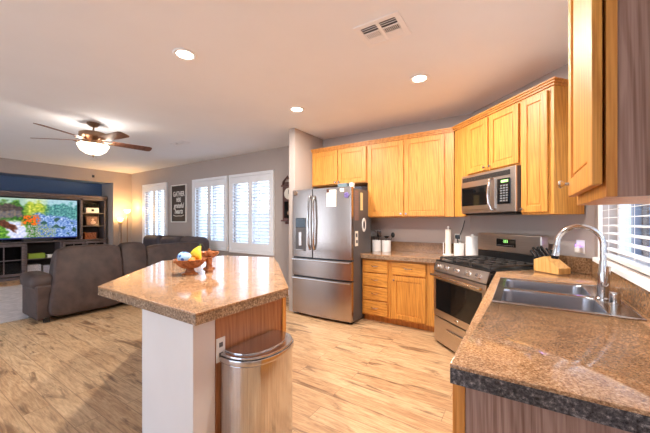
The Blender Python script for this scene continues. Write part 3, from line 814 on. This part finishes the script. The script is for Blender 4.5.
# corner: towel holder and canisters
t = thing('paper_towel_holder', 'upright holder with a thin white paper towel roll left of the stove', 'paper towel holder', (-.79, 4.14, .9145))
MB().lathe([(.066, 0), (.066, .010), (.062, .014), (.0, .015)]).build('base', 'white', t)
MB().cyl((0, 0, .016), (0, 0, .33), .036).build('paper_roll', 'paper', t)
m = MB(); m.cyl((0, 0, .33), (0, 0, .345), .008); m.ball((0, 0, .357), .016); m.build('finial', 'white', t)
MB().tube([(-.059, 0, .012), (-.059, 0, .16)], .005, 8).build('tension_arm', 'white', t)
def canister(loc, r, h, label, lid):
    t = thing('canister', label, 'canister', loc)
    MB().lathe([(r*.97, 0), (r, .008), (r, h-.01), (r*.98, h)]).build('pot', 'white', t)
    if lid:
        MB().lathe([(r*.99, h+.001), (r*1.0, h+.014), (r*.3, h+.022), (.012, h+.026), (.016, h+.04), (0, h+.046)]).build('lid', 'white', t)
    else:
        MB().lathe([(r*1.0, h+.001), (r, h+.008), (0, h+.01)]).build('lid', 'white', t)
canister((-.655, 4.115, .9145), .062, .15, 'short white canister between the paper towel and the tall canister', False)
canister((-.50, 4.085, .9145), .078, .235, 'tall white canister with knobbed lid behind the stove', True)
# knife block
kx, ky = .212, 3.192
t = thing('knife_block', 'blond wooden knife block on the counter right of the stove', 'knife block', (kx, ky, .9145), D45)
m = MB()
pr = [(-.15, 0), (.13, 0), (.155, .03), (.02, .14), (-.08, .115), (-.15, .055)]
pr = [(-.11, 0), (.12, 0), (.12, .05), (-.01, .135), (-.11, .10)]
vs = [[m.bm.verts.new((a, yy, b)) for a, b in pr] for yy in (-.06, .06)]
m.bm.faces.new(vs[0]); m.bm.faces.new(vs[1][::-1])
for j in range(len(pr)): m.bm.faces.new((vs[0][j], vs[1][j], vs[1][(j+1) % len(pr)], vs[0][(j+1) % len(pr)]))
bmesh.ops.recalc_face_normals(m.bm, faces=m.bm.faces[:])
bmesh.ops.bevel(m.bm, geom=m.bm.edges[:], offset=.004, segments=2, profile=.5, affect='EDGES')
m.build('block', 'knifewood', t)
proto = None
k = 0
for row in range(3):
    for cc in range(3):
        lx = -.098+row*.04; lz = .104+row*.012; ly = -.042+cc*.04
        p = Matrix.Translation((kx, ky, .9145))@Matrix.Rotation(D45, 4, 'Z')@Matrix.Translation((lx, ly, lz))
        if proto is None:
            proto = thing('kitchen_knife', 'black-handled knife standing in the wooden knife block', 'knife', (0, 0, 0), 0, 'knives in the knife block')
            m = MB(); m.box((-.008, -.006, .0), (.008, .006, .10), .004, 3); m.box((-.010, -.007, .085), (.010, .007, .108), .004, 3); m.build('handle', 'black', proto)
            m = MB(); m.box((-.009, -.002, -.012), (.009, .002, .002)); m.build('bolster', 'chrome', proto)
            o = proto
        else: o = dup(proto)
        o.matrix_basis = p@Matrix.Rotation(math.radians(-42), 4, 'Y')@Matrix.Scale(.85+.07*((row*3+cc) % 4), 4)

# ------------------------------------------------------------------ fruit bowls on the island
BX, BY_ = -2.275, 1.473
t = thing('fruit_bowl', 'wide carved wooden pedestal bowl of fruit on the island', 'bowl', (BX, BY_, .9145))
MB().lathe([(.062, 0), (.064, .008), (.04, .018), (.03, .04), (.034, .048)]).build('pedestal', 'bowlwood', t)
MB().lathe([(.034, .046), (.07, .055), (.106, .085), (.127, .122), (.123, .124), (.101, .092), (.07, .066), (0, .060)], n=40).build('bowl', 'bowlwood', t)
m = MB()
for k in range(26):
    a = k*2*PI/26; m.ball((.117*math.cos(a), .117*math.sin(a), .104), .009, (1, 1, .8), 1)
m.build('carved_beads', 'bowlwood', t)
FR = [('orange', 'orange at the front right of the carved fruit bowl', 'orange', (.062, -.022, .115), .036, (226, 128, 44)),
      ('peach', 'pale peach in the middle of the carved fruit bowl', 'peach', (.02, .045, .122), .042, (230, 160, 110)),
      ('apple', 'red-orange apple at the back of the carved fruit bowl', 'apple', (-.045, .055, .115), .038, (206, 92, 50)),
      ('orange', 'orange at the left side of the carved fruit bowl', 'orange', (-.085, .0, .105), .034, (220, 134, 60))]
for nm, lb, ct, p, r, col in FR:
    t = thing(nm, lb, ct, (BX+p[0], BY_+p[1], .9145+p[2]-.004))
    MB().ball((0, 0, 0), r, (1, 1, .94), 3).build('flesh', paint(lb[:12].replace(' ', '_')+'_skin', col, .45, .12, 30, bmp=.1), t)
    MB().cyl((0, 0, r*.9), (.002, 0, r*.9+.008), .003, .002, 8).build('stem', 'bowlwood', t)
m_, n_, b_ = newmat('blue_patterned_wrap')
vv = n_.nodes.new('ShaderNodeTexVoronoi'); vv.inputs['Scale'].default_value = 26; n_.links.new(coords(n_), vv.inputs['Vector'])
n_.links.new(ramp(n_, vv.outputs['Distance'], [(.30, srgb(30, 84, 170)), (.42, srgb(168, 206, 232))]), b_.inputs['Base Color'])
t = tag(MB().ball((0, 0, 0), .052, (1.25, .95, .9), 3).build('decorative_ball', m_), 'light blue ball with dark blue spots at the front of the fruit bowl', 'ball')
t.location = (BX+.0, BY_-.05, .9145+.14)
t = thing('banana_bunch', 'bunch of yellow bananas standing in the fruit bowl', 'bananas', (BX+.055, BY_+.045, .9145+.12))
for k in range(4):
    a = -.85+k*.5
    pts = []
    for j in range(7):
        f_ = j/6; pts.append((.006*k-.01+math.sin(a)*.065*(1-f_**1.5), -.02+.03*f_-.02*math.sin(f_*PI), .0+.105*f_))
    MB().tube(pts, [.006, .015, .018, .018, .016, .010, .005], 10).build('banana', paint('banana_skin', (236, 200, 50), .5, .18, 20), t)
MB().tube([(.0, .01, .10), (.0, .012, .122)], [.009, .007], 8).build('stalk', paint('green_stalk', (92, 120, 40), .6), t)
GX, GY = -2.20, 1.60
t = thing('wooden_goblet_bowl', 'smaller reddish wooden pedestal bowl behind the fruit bowl', 'bowl', (-2.383, 1.731, .9145))
MB().lathe([(.05, 0), (.052, .008), (.03, .02), (.02, .06), (.024, .09), (.05, .105), (.082, .135), (.09, .155), (.086, .156), (.05, .115), (0, .108)], n=32).build('bowl', 'bowlwood', t)
t = thing('pepper_mill', 'turned wooden pepper mill standing beside the fruit bowl', 'pepper mill', (-2.232, 1.622, .9145))
MB().lathe([(.030, 0), (.032, .006), (.032, .02), (.024, .03), (.022, .06), (.027, .10), (.026, .12), (.016, .13)]).build('body', 'bowlwood', t)
MB().lathe([(.014, .131), (.028, .142), (.030, .16), (.022, .178), (.008, .184), (.011, .194), (0, .202)]).build('cap', 'bowlwood', t)

# ------------------------------------------------------------------ trash can against the island
t = thing('trash_can', 'half-round stainless steel step trash can against the island', 'trash can', (-1.356, 1.272, 0))
def dshape(w, d, r=.0, n=28):
    p = [(0, -w/2)]
    for k in range(n+1):
        a = -PI/2+PI*k/n; q = 2.3
        cx = math.copysign(abs(math.cos(a))**(2/q), math.cos(a)); sy = math.copysign(abs(math.sin(a))**(2/q), math.sin(a))
        p.append((.05+(d-.05)*cx, w/2*sy))
    p.append((0, w/2))
    return p
MB().prism(dshape(.445, .24), .0, .03, .004).build('base_ring', 'black', t)
MB().prism(dshape(.44, .235), .03, .588, .003).build('can_body', 'can_steel', t, angle=25)
MB().prism(dshape(.452, .245), .59, .620, .006).build('rim', 'can_steel', t, angle=25)
m = MB(); m.prism(dshape(.436, .237), .621, .636, .006); m.prism(dshape(.38, .195), .634, .643, .004); m.build('lid', 'can_steel', t, angle=25)
m = MB(); m.box((.225, -.06, .008), (.275, .06, .02), .004); m.build('pedal', 'steel', t)

# ------------------------------------------------------------------ ceiling fixtures
def downlight(loc, label):
    t = thing('recessed_light', label, 'ceiling light', loc, 0, 'recessed ceiling lights')
    MB().lathe([(.062, -.001), (.092, -.001), (.095, -.006), (.088, -.012), (.066, -.009), (.062, -.001)], n=32).build('trim_ring', 'trim', t)
    MB().lathe([(.064, -.003), (.05, -.008), (0, -.011)], n=24).build('lens', 'lens', t)
    l = bpy.data.lights.new('downlight_beam', 'AREA'); l.shape = 'DISK'; l.size = .12; l.energy = DOWN_E; l.color = WARM
    o = bpy.data.objects.new('downlight_beam', l); C.objects.link(o); o.parent = t; o.location = (0, 0, -.016)
downlight((-2.35, 1.475, CH), 'recessed ceiling light above the island')
downlight((-2.33, 2.95, CH), 'recessed ceiling light nearest the refrigerator')
downlight((-.83, 2.965, CH), 'recessed ceiling light in front of the stove')
downlight((-.83, 1.475, CH), 'recessed ceiling light above the sink aisle')
def vent(loc, w, d, label, rows=((.06, 'black'), (.5, None))):
    t = thing('ceiling_vent', label, 'vent', loc)
    m = MB(); f = w*.12
    m.box((-w/2, -d/2, -.010), (w/2, -d/2+f, -.001), .003); m.box((-w/2, d/2-f, -.010), (w/2, d/2, -.001), .003)
    m.box((-w/2, -d/2+f, -.010), (-w/2+f, d/2-f, -.001), .003); m.box((w/2-f, -d/2+f, -.010), (w/2, d/2-f, -.001), .003)
    m.box((-.012, -d/2+f, -.009), (.012, d/2-f, -.002))
    m.build('frame', 'trim', t)
    MB().box((-w/2+f, -d/2+f, -.003), (w/2-f, d/2-f, -.001)).build('duct_opening', 'ecdark', t)
    m = MB(); a0, a1 = -d/2+f, d/2-f; h = (a1-a0)
    # near third: open slats along x; middle third: short fins; far third: slats closed
    for sx in (-1, 1):
        x0, x1 = (.012, w/2-f) if sx > 0 else (-w/2+f, -.012)
        for k in range(2):
            yy = a0+h*(.09+k*.11); m.box((x0, yy, -.008), (x1, yy+h*.012, -.003))
        for k in range(9):
            xx = x0+(x1-x0)*(k+.5)/9; wd = (x1-x0)/9*(.55 if sx < 0 else .3); m.box((xx-wd/2, a0+h*.36, -.008), (xx+wd/2, a0+h*.66, -.003))
        for k in range(5):
            yy = a0+h*(.70+k*.06); m.box((x0, yy, -.008), (x1, yy+h*.052, -.003))
        for k in (.33, .67): m.box((x0, a0+h*k, -.009), (x1, a0+h*k+.012, -.002))
    m.build('slats', 'trim', t)
    return t
vt = vent((-.85, 2.08, CH), .34, .29, 'white multi-direction air vent on the ceiling above the kitchen aisle')
vent((-5.07, 3.09, CH), .34, .16, 'small white air vent on the ceiling between fan and shuttered windows')
t = vent((-8.0, 2.9, CH), .34, .16, 'small white air vent on the far living room ceiling')
t = thing('motion_sensor', 'small dark sensor high on the wall above the television niche', 'sensor', (-9.498, 3.36, 2.55), PI/2)
MB().box((-.025, -.03, -.035), (.025, 0, .035), .008).build('housing', 'grey', t)
MB().ball((0, -.03, -.01), .014).build('lens', 'black', t)

# ceiling fan
t = thing('ceiling_fan', 'five-blade ceiling fan with lit glass bowl in the living room', 'ceiling fan', (-5.08, 1.80, CH))
MB().lathe([(.075, -.001), (.078, -.012), (.05, -.05), (.02, -.06), (0, -.061)]).build('canopy', 'bronze', t)
MB().cyl((0, 0, -.05), (0, 0, -.14), .012).build('downrod', 'bronze', t)
MB().lathe([(.02, -.13), (.13, -.135), (.165, -.15), (.168, -.20), (.14, -.235), (.10, -.26), (.09, -.27), (0, -.272)]).build('motor_housing', 'bronze', t)
for a in (-65, 7, 79, 151, 223):
    an = math.radians(a)
    R = Matrix.Rotation(an, 4, 'Z')
    arm = MB()
    arm.box((.12, -.02, -.262), (.24, .02, -.252), .003, 2, R); arm.box((.21, -.045, -.262), (.25, .045, -.253), .003, 2, R)
    ar = arm.build('blade_iron', 'bronze', t)
    b = MB()
    pts = [(.22, -.055), (.24, -.062), (.5, -.072), (.70, -.078), (.735, -.06), (.742, 0), (.735, .06), (.70, .078), (.5, .072), (.24, .062), (.22, .055)]
    b.prism(pts, -.004, .004, .002, R@Matrix.Translation((0, 0, -.248))@Matrix.Rotation(math.radians(-13), 4, 'X'))
    bl = b.build('blade', 'fanwood', t)
MB().lathe([(.07, -.272), (.09, -.30), (.18, -.30), (.19, -.305), (.185, -.315)]).build('light_fitter', 'bronze', t)
o = MB().lathe([(.187, -.312), (.18, -.335), (.15, -.39), (.09, -.435), (.02, -.452), (0, -.453)], n=36).build('glass_bowl', 'bowl_glass', t)
MB().lathe([(.018, -.452), (.016, -.465), (.008, -.47), (.010, -.48), (0, -.486)]).build('finial', 'bronze', t)
m = MB(); m.tube([(.03, .02, -.46), (.03, .02, -.50)], .0012, 5); m.build('pull_chain', 'bronze', t)
for p in ((.12, .14), (-.18, .03), (.06, -.175)):   # bulbs of the upper ring
    l = bpy.data.lights.new('fan_bulb', 'POINT'); l.energy = 5; l.color = (1, .93, .84); l.shadow_soft_size = .03
    q = bpy.data.objects.new('fan_bulb', l); C.objects.link(q); q.parent = t; q.location = (p[0], p[1], -.285)

# ------------------------------------------------------------------ living room wall
t = thing('entertainment_center', 'grey-brown wood entertainment centre filling the wall niche', 'entertainment centre', (-9.75, 2.2, 0), PI/2)
# local x = world y - 2.2, local y = into wall (-x world)
XL, XR = -1.55, 1.585
m = MB()
m.box((XL, -.02, .845), (XR, .42, .875), .004); m.box((XL, 0, .0), (XR, .42, .07), .003)
for xx in (XL+.0, -.09, .55, XR-.035): m.box((xx, 0, .07), (xx+.035, .42, .845), .002)
m.build('base_case', 'ecwood', t)
MB().box((XL, .40, .07), (XR, .42, .845)).build('base_back', 'ecdark', t)
m = MB(); m.box((-.055, .02, .44), (.55, .40, .46)); m.build('shelf', 'ecwood', t)
def glass_door(x0, x1, z0, z1):
    m = MB(); s = .06
    for a in ((x0, x0+s, z0, z1), (x1-s, x1, z0, z1), (x0+s, x1-s, z0, z0+s), (x0+s, x1-s, z1-s, z1)): m.box((a[0], -.022, a[2]), (a[1], -.002, a[3]), .003)
    mx = (x0+x1)/2; m.box((mx-.01, -.018, z0+s), (mx+.01, -.006, z1-s))
    for q in (1/2,): zz = z0+s+(z1-z0-2*s)*q; m.box((x0+s, -.018, zz-.01), (x1-s, -.006, zz+.01))
    o = m.build('door', 'ecwood', t)
    MB().box((x0+s, -.013, z0+s), (x1-s, -.010, z1-s)).build('glass', 'cabglass', o)
    knob(o, x1-.03, -.022, (z0+z1)/2, 'bronze')
glass_door(XL+.04, -.80, .09, .83); glass_door(-.79, -.095, .09, .83); glass_door(.59, 1.06, .09, .83); glass_door(1.07, XR-.04, .09, .83)
# hutch tower, bridge and back
m = MB(); T0, T1 = .985, XR-.005
for xx in (T0, T1-.05): m.box((xx, .05, .875), (xx+.05, .42, 1.98), .003)
m.box((XL, .05, 1.93), (T1, .42, 1.98), .003); m.box((XL, .05, .875), (XL+.3, .42, 1.98), .003)
m.box((XL, .02, 1.98), (XR+.01, .42, 2.05), .012); m.build('hutch_frame', 'ecwood', t)
MB().box((XL, .40, .875), (T1, .42, 1.95)).build('hutch_back', 'ecdark', t)
for zz in (1.215, 1.565): MB().box((T0+.05, .09, zz), (T1-.05, .40, zz+.025)).build('shelf', 'ecwood', t)

# television
t = thing('television', 'large flat television showing a bright garden and river scene', 'television', (-9.86, 2.277, .885), PI/2)
TW, TH = 1.70, .955
MB().box((-TW/2-.012, 0, .058-.012), (TW/2+.012, .045, .058+TH+.012), .006).build('bezel', 'black', t)
for xx in (-.5, .5): MB().box((xx-.12, -.08, 0), (xx+.12, .12, .012), .004).box((xx-.02, .0, .01), (xx+.02, .03, .06)).build('foot', 'black', t)
NX, NZ = 170, 96
me = bpy.data.meshes.new('screen'); vs = []; fs = []
for j in range(NZ+1):
    for i in range(NX+1): vs.append((-TW/2+TW*i/NX, -.0015, .058+TH*j/NZ))
for j in range(NZ):
    for i in range(NX): a = j*(NX+1)+i; fs.append((a, a+1, a+NX+2, a+NX+1))
me.from_pydata(vs, [], fs)
from mathutils import noise as mn
def lerp(a, b, f): f = max(0, min(1, f)); return tuple(p+(q-p)*f for p, q in zip(a, b))
def sstep(a, b, x): f = max(0, min(1, (x-a)/(b-a))); return f*f*(3-2*f)
def screen_col(u0, v0):
    # u 0..1 left to right, v 0..1 bottom to top; colours in sRGB
    N = lambda f, g, q: mn.noise(Vector((u0*f, v0*g, q)))
    u = u0+.035*N(9, 6, 3)+.02*N(24, 14, 4); v = v0+.05*N(8, 6, 7)+.03*N(26, 16, 8)
    n1 = .5+.5*N(14, 9, 1); n2 = .5+.7*N(40, 24, 5); n3 = .5+.8*N(80, 46, 9)
    c = lerp(lerp((34, 84, 50), (130, 180, 70), n2), (70, 140, 70), .4*n1)
    c = lerp(c, lerp((40, 104, 120), (160, 214, 200), n2*.7+n3*.4), sstep(.58, .68, u))
    c = lerp(c, lerp((140, 170, 60), (240, 232, 130), n2), sstep(.38, .46, u)*sstep(.68, .58, u)*sstep(.5, .62, v))
    c = lerp(c, (214, 228, 238), .75*sstep(.84, .94, v+.25*(n1-.5)))
    cot = sstep(.08, .11, u)*sstep(.41, .37, u)
    c = lerp(c, lerp((110, 112, 128), (160, 146, 130), n2), cot*sstep(.50, .54, v)*sstep(.72, .68, v))
    c = lerp(c, lerp((78, 70, 76), (120, 108, 104), n2), cot*sstep(.67, .70, v)*sstep(.88, .84, v+abs(u-.25)*.6))
    rv = .66-.35*max(0, u-.5)
    riv = sstep(.46, .54, u)*sstep(rv+.04, rv-.04, v)
    c = lerp(c, lerp((84, 126, 190), (240, 244, 252), n2*.8-.1+.5*(n3-.3)), riv)
    c = lerp(c, (58, 104, 84), riv*.8*sstep(.60, .70, n1))
    lawn = sstep(.5, .42, v)*sstep(.56, .50, u)
    c = lerp(c, lerp((66, 124, 48), (170, 206, 96), n2), lawn)
    c = lerp(c, lerp((190, 198, 224), (248, 244, 252), n2), lawn*sstep(.11, .07, abs(u-.33-(.2-v)*.2)))
    fl = sstep(.36, .40, u)*sstep(.60, .54, u)*sstep(.30, .36, v)*sstep(.60, .54, v)
    c = lerp(c, lerp((246, 180, 44), (222, 84, 52), n3), fl*sstep(.38, .5, n2))
    fb = sstep(.40, .46, u)*sstep(.78, .66, u)*sstep(.38, .30, v)
    c = lerp(c, lerp((230, 206, 236), (90, 146, 70), n3), fb*sstep(.35, .5, n2))
    c = lerp(c, lerp((92, 54, 42), (150, 92, 66), n2), sstep(.34, .30, u)*sstep(.11, .08, abs((v-.62)+(u-.02)*1.25)))
    if v0 < .03: c = (40, 70, 150)
    return c
ca = me.color_attributes.new('picture', 'FLOAT_COLOR', 'POINT')
for j in range(NZ+1):
    for i in range(NX+1):
        c = tuple(255*(q/255)**1.5 for q in screen_col(i/NX, j/NZ)); ca.data[j*(NX+1)+i].color = srgb(*c)
sm, sn, sb = newmat('screen_picture')
at = sn.nodes.new('ShaderNodeVertexColor'); at.layer_name = 'picture'
sn.links.new(at.outputs[0], sb.inputs['Emission Color']); sb.inputs['Emission Strength'].default_value = 1.1
sb.inputs['Base Color'].default_value = (.01, .01, .01, 1); sb.inputs['Roughness'].default_value = .2
me.materials.append(sm)
so = bpy.data.objects.new('screen', me); C.objects.link(so); so.parent = t
def ec(name, label, cat, lx, ly, z, sz, mat, group=None):
    o = MB().box((-sz[0]/2, -sz[1]/2, 0), (sz[0]/2, sz[1]/2, sz[2]), .006).build(name, mat)
    o.location = (-9.75-ly, 2.2+lx, z); o.rotation_euler = (0, 0, PI/2); return tag(o, label, cat, group)
t = thing('soundbar', 'black speaker bar in front of the television', 'speaker', (-9.77, 2.35, .8755), PI/2)
MB().box((-.28, -.0, 0), (.28, .08, .075), .01).build('housing', 'black', t)
MB().box((-.26, -.003, .01), (.26, 0, .065)).build('grille', 'blackmatte', t)
ec('storage_box', 'lime green box on the upper open shelf under the television', 'box', .13, .15, .4605, (.30, .2, .12), paint('lime_card', (150, 178, 60), .6))
ec('game_console', 'white game console on the open shelf beside the green box', 'game console', .42, .15, .4605, (.2, .22, .07), 'whitep')
ec('storage_basket', 'pale storage basket on the bottom of the open shelf', 'basket', .08, .18, .0705, (.24, .26, .24), paint('pale_wicker', (196, 190, 190), .8, .3, 60))
ec('storage_basket', 'light grey basket on the bottom of the open shelf, right of the pale one', 'basket', .37, .18, .0705, (.26, .26, .20), paint('grey_wicker', (170, 168, 176), .8, .3, 60))
# tower shelf things
t = thing('planter', 'white box planter with dark trailing plant on the top shelf of the tower', 'planter', (-9.93, 2.2+1.28, 1.5905), PI/2)
MB().box((-.15, -.07, 0), (.15, .07, .14), .01).build('box', 'whitep', t)
m = MB(); rq = random.Random(5)
for k in range(70):
    cpt = Vector((rq.uniform(-.17, .17), rq.uniform(-.07, .05), rq.uniform(.12, .26))); s_ = rq.uniform(.018, .035)
    e_ = Euler((rq.uniform(-1, 1), rq.uniform(-1, 1), rq.uniform(0, 6))).to_matrix()
    m.bm.faces.new([m.bm.verts.new(cpt+e_@Vector(p)) for p in ((-s_, 0, 0), (0, -s_*.45, .004), (s_, 0, 0), (0, s_*.45, .004))])
m.build('leaves', paint('dark_leaf', (58, 62, 40), .6, .3, 30), t, smooth=False)
MB().box((-.03, -.072, .04), (.03, -.07, .10), .002).build('plaque', 'ecdark', t)
t = thing('picture_frame', 'framed photograph leaning on the middle shelf of the tower', 'picture frame', (-9.95, 2.2+1.31, 1.2405), PI/2)
mt = Matrix.Rotation(math.radians(-8), 4, 'X')
m = MB()
for a in ((-.15, -.12, 0, .27), (.12, .15, 0, .27), (-.12, .12, 0, .03), (-.12, .12, .24, .27)): m.box((a[0], -.012, a[2]+.0), (a[1], .006, a[3]), .003, 2, mt)
m.build('frame', 'clock', t)
m = MB(); m.box((-.12, -.004, .03), (.12, .0, .24), 0, 2, mt); m.build('photo', paint('photo_backing', (150, 104, 84), .5, .5, 12), t)
m = MB(); m.ball((0, -.006, .165), .032, (1, .12, 1)); m.ball((.01, -.006, .085), .06, (1.1, .1, .8)); m.build('portrait_print', paint('portrait_pale', (228, 190, 168), .5, .2, 14), t)
t = thing('keepsake_box', 'plain brown lidded box on the lowest shelf of the tower', 'box', (-9.93, 2.2+1.23, .8755), PI/2)
MB().box((-.13, -.08, 0), (.13, .08, .15), .004).build('box', 'bowlwood', t)
MB().box((-.135, -.085, .151), (.135, .085, .175), .004).build('lid', 'bowlwood', t)

# floor lamps in the corner
def floor_lamp(loc, h, label, r, shade_r):
    t = thing('floor_lamp', label, 'floor lamp', loc, 0, 'lit floor lamps in the living room corner')
    MB().lathe([(.13, 0), (.13, .015), (.05, .03), (.02, .05), (0, .051)]).build('base', 'bronze', t)
    MB().lathe([(r, .04), (r, h-.16), (r*1.8, h-.14), (r, h-.12), (r*.8, h-.1)], n=14).build('pole', 'bronze', t)
    MB().lathe([(.02, h-.10), (.05, h-.08), (shade_r, h-.01), (shade_r*.96, h), (.04, h-.07), (0, h-.075)], n=24).build('lamp_shade', 'lampglow', t)
    l = bpy.data.lights.new('lamp_bulb', 'POINT'); l.energy = 18; l.color = (1, .62, .26); l.shadow_soft_size = .05
    q = bpy.data.objects.new('lamp_bulb', l); C.objects.link(q); q.parent = t; q.location = (0, 0, h+.03)
floor_lamp((-9.14, 4.03, 0), 1.68, 'lit floor lamp with slim pole, taller of the two in the corner', .014, .085)
floor_lamp((-9.25, 3.90, 0), 1.45, 'lit floor lamp with thick post, shorter of the two in the corner', .035, .075)

# wall sign
t = thing('wall_sign', 'dark framed sign with white lettering between the shuttered windows', 'sign', (-7.08, 4.299, 1.34))
MB().box((-.31, -.02, .0), (.31, 0, .91), .003).build('board', paint('charcoal_board', (58, 48, 48), .6, .2, 5), t)
m = MB()
for a in ((-.325, -.30, -.01, .92), (.30, .325, -.01, .92), (-.30, .30, -.01, .015), (-.30, .30, .895, .92)): m.box((a[0], -.035, a[2]), (a[1], 0, a[3]), .004)
m.build('frame', 'whitep', t)
def text(s, size, x, z, sx=1, shear=0):
    cu = bpy.data.curves.new('lettering', 'FONT'); cu.body = s; cu.size = size; cu.align_x = 'CENTER'; cu.extrude = .001; cu.shear = shear; cu.offset = .004
    o = bpy.data.objects.new('lettering_src', cu); C.objects.link(o)
    dg = bpy.context.evaluated_depsgraph_get(); dg.update()
    me = bpy.data.meshes.new_from_object(o.evaluated_get(dg)); bpy.data.objects.remove(o)
    me.materials.clear(); me.materials.append(M['white'])
    q = bpy.data.objects.new('lettering', me); C.objects.link(q); q.parent = t
    q.rotation_euler = (PI/2, 0, 0); q.location = (x, -.0215, z); q.scale = (sx, 1, 1)
text('GATHER', .17, 0, .635, .74); text('HERE', .14, 0, .50, .6); text('grateful', .17, 0, .35, .8, .25); text('hearts', .17, 0, .21, .8, .25)
m = MB(); m.tube([(-.22, -.022, .17), (-.12, -.022, .145), (0, -.022, .15), (.12, -.022, .145), (.22, -.022, .17)], .008, 6); m.build('flourish', 'white', t)

# pendulum clock, partly behind the wall end
t = thing('wall_clock', 'dark wood pendulum clock with scrolled top on the window wall', 'clock', (-3.50, 4.299, 1.33))
m = MB(); m.box((-.15, -.10, .04), (.15, 0, .66), .006); m.box((-.175, -.12, .02), (.175, 0, .05), .005); m.box((-.175, -.12, .65), (.175, 0, .68), .005); m.box((-.11, -.08, -.03), (.11, 0, .02), .01)
m.build('case', 'clock', t)
m = MB()
for s_ in (-1, 1):
    m.tube([(s_*.17, -.07, .685), (s_*.16, -.07, .74), (s_*.11, -.07, .79), (s_*.05, -.07, .84), (s_*.03, -.07, .81), (s_*.055, -.07, .79)], [.02, .02, .018, .016, .013, .01], 10)
m.lathe([(.02, 0), (.024, .02), (.01, .05), (.02, .07), (0, .10)], (0, -.07, .685)); m.box((-.14, -.08, .675), (.14, -.03, .74), .008)
m.build('scroll_pediment', 'clock', t)
MB().lathe([(.105, 0), (.105, .006), (0, .007)], mat=Matrix.Translation((0, -.1005, .52))@Matrix.Rotation(PI/2, 4, 'X'), n=36).build('dial', 'paper', t)
m = MB(); m.box((-.004, -.112, .52), (.004, -.109, .59)); m.box((0, -.112, .516), (.05, -.109, .524)); m.build('hands', 'black', t)
MB().box((-.11, -.104, .08), (.11, -.1, .38), .002).build('pendulum_window', 'blackglass', t)
m = MB(); m.cyl((0, -.107, .18), (0, -.107, .40), .004); m.lathe([(.04, 0), (.036, .006), (0, .008)], mat=Matrix.Translation((0, -.105, .17))@Matrix.Rotation(PI/2, 4, 'X')); m.build('pendulum', 'bronze', t)

# ------------------------------------------------------------------ sofa and rug
o = tag(MB().box((-8.9, .1, .001), (-5.75, 3.35, .013), .004).build('area_rug', 'rug'), 'light grey area rug in front of the sofa', 'rug')
t = thing('sectional_sofa', 'dark brown suede sectional sofa seen from behind', 'sofa', (-5.2, 1.34, 0))
# local x -> away from kitchen is negative; y along the row
def back(y0, y1, z1, nm='backrest', th=.26, mat='leather', x=0, z0=.06, taper=0):
    m = MB(); h = z1-z0
    t_ = bmesh.new(); bmesh.ops.create_cube(t_, size=1)
    bmesh.ops.subdivide_edges(t_, edges=t_.edges[:], cuts=7, use_grid_fill=True)
    for v in t_.verts:
        px, py, pz = v.co.x+.5, v.co.y+.5, v.co.z+.5
        zz = z0+pz*h
        xx = x-th+px*th
        xx += -.10*pz                                      # lean away from the kitchen
        if px > .99: xx += .05*math.sin(pz*PI)*math.sin(py*PI)
        if px > .99 and pz > .7: xx -= (pz-.7)*.20
        if px < .01 and pz > .7: xx += (pz-.7)*.1
        if pz > .99: zz += .03*math.sin(py*PI)**.5*(1-abs(px-.5))
        yy = y0+py*(y1-y0)+(taper*pz*(1-py) if taper else 0)
        v.co = Vector((xx, yy, zz))
    for q in range(3): bmesh.ops.smooth_vert(t_, verts=t_.verts[:], factor=.5, use_axis_x=True, use_axis_y=True, use_axis_z=True)
    bmesh.ops.bevel(t_, geom=[e for e in t_.edges if len(e.link_faces) == 2 and e.calc_face_angle() > .9], offset=.03, segments=3, profile=.5, affect='EDGES')
    m._join(t_); return m.build(nm, mat, t, angle=80)
back(.0, .935, .975, taper=.13); back(.925, 1.30, .985); back(1.295, 2.46, .925, mat='leather')
def soft(nm, a, b, r=.06, mat='leather'):
    return MB().box(a, b, r, 4).build(nm, mat, t, angle=80)
soft('armrest', (-.78, -.12, .42), (-.12, .14, .635), .09)
soft('side_panel', (-.74, -.09, .04), (-.10, .08, .50), .03)
soft('seat_cushion', (-.92, .15, .26), (-.30, .92, .50)); soft('console', (-.85, .935, .05), (-.30, 1.29, .60), .03); soft('seat_cushion', (-.92, 1.305, .26), (-.30, 1.9, .50))
soft('seat_base', (-.86, .10, .04), (-.22, 1.95, .30), .03)
soft('seat_base', (-2.75, 1.96, .04), (-.22, 2.78, .30), .03)
for k in range(3):
    x0 = -2.80+k*.80
    m = MB(); m.box((x0, 2.50, .30), (x0+.79, 2.80, 1.02), .13, 5); m.build('back_cushion', 'leather_b', t, angle=80)
    soft('seat_cushion', (x0, 1.93, .28), (x0+.80, 2.55, .50))
soft('armrest', (-3.05, 1.90, .05), (-2.81, 2.80, .68), .08)
for p in ((-.12, .02, 0), (-.8, .02, .0135), (-.12, 2.3, 0), (-2.85, 2.1, 0), (-2.85, 2.7, 0)): MB().box((p[0]-.03, p[1]-.03, p[2]), (p[0]+.03, p[1]+.03, .07)).build('foot', 'black', t)
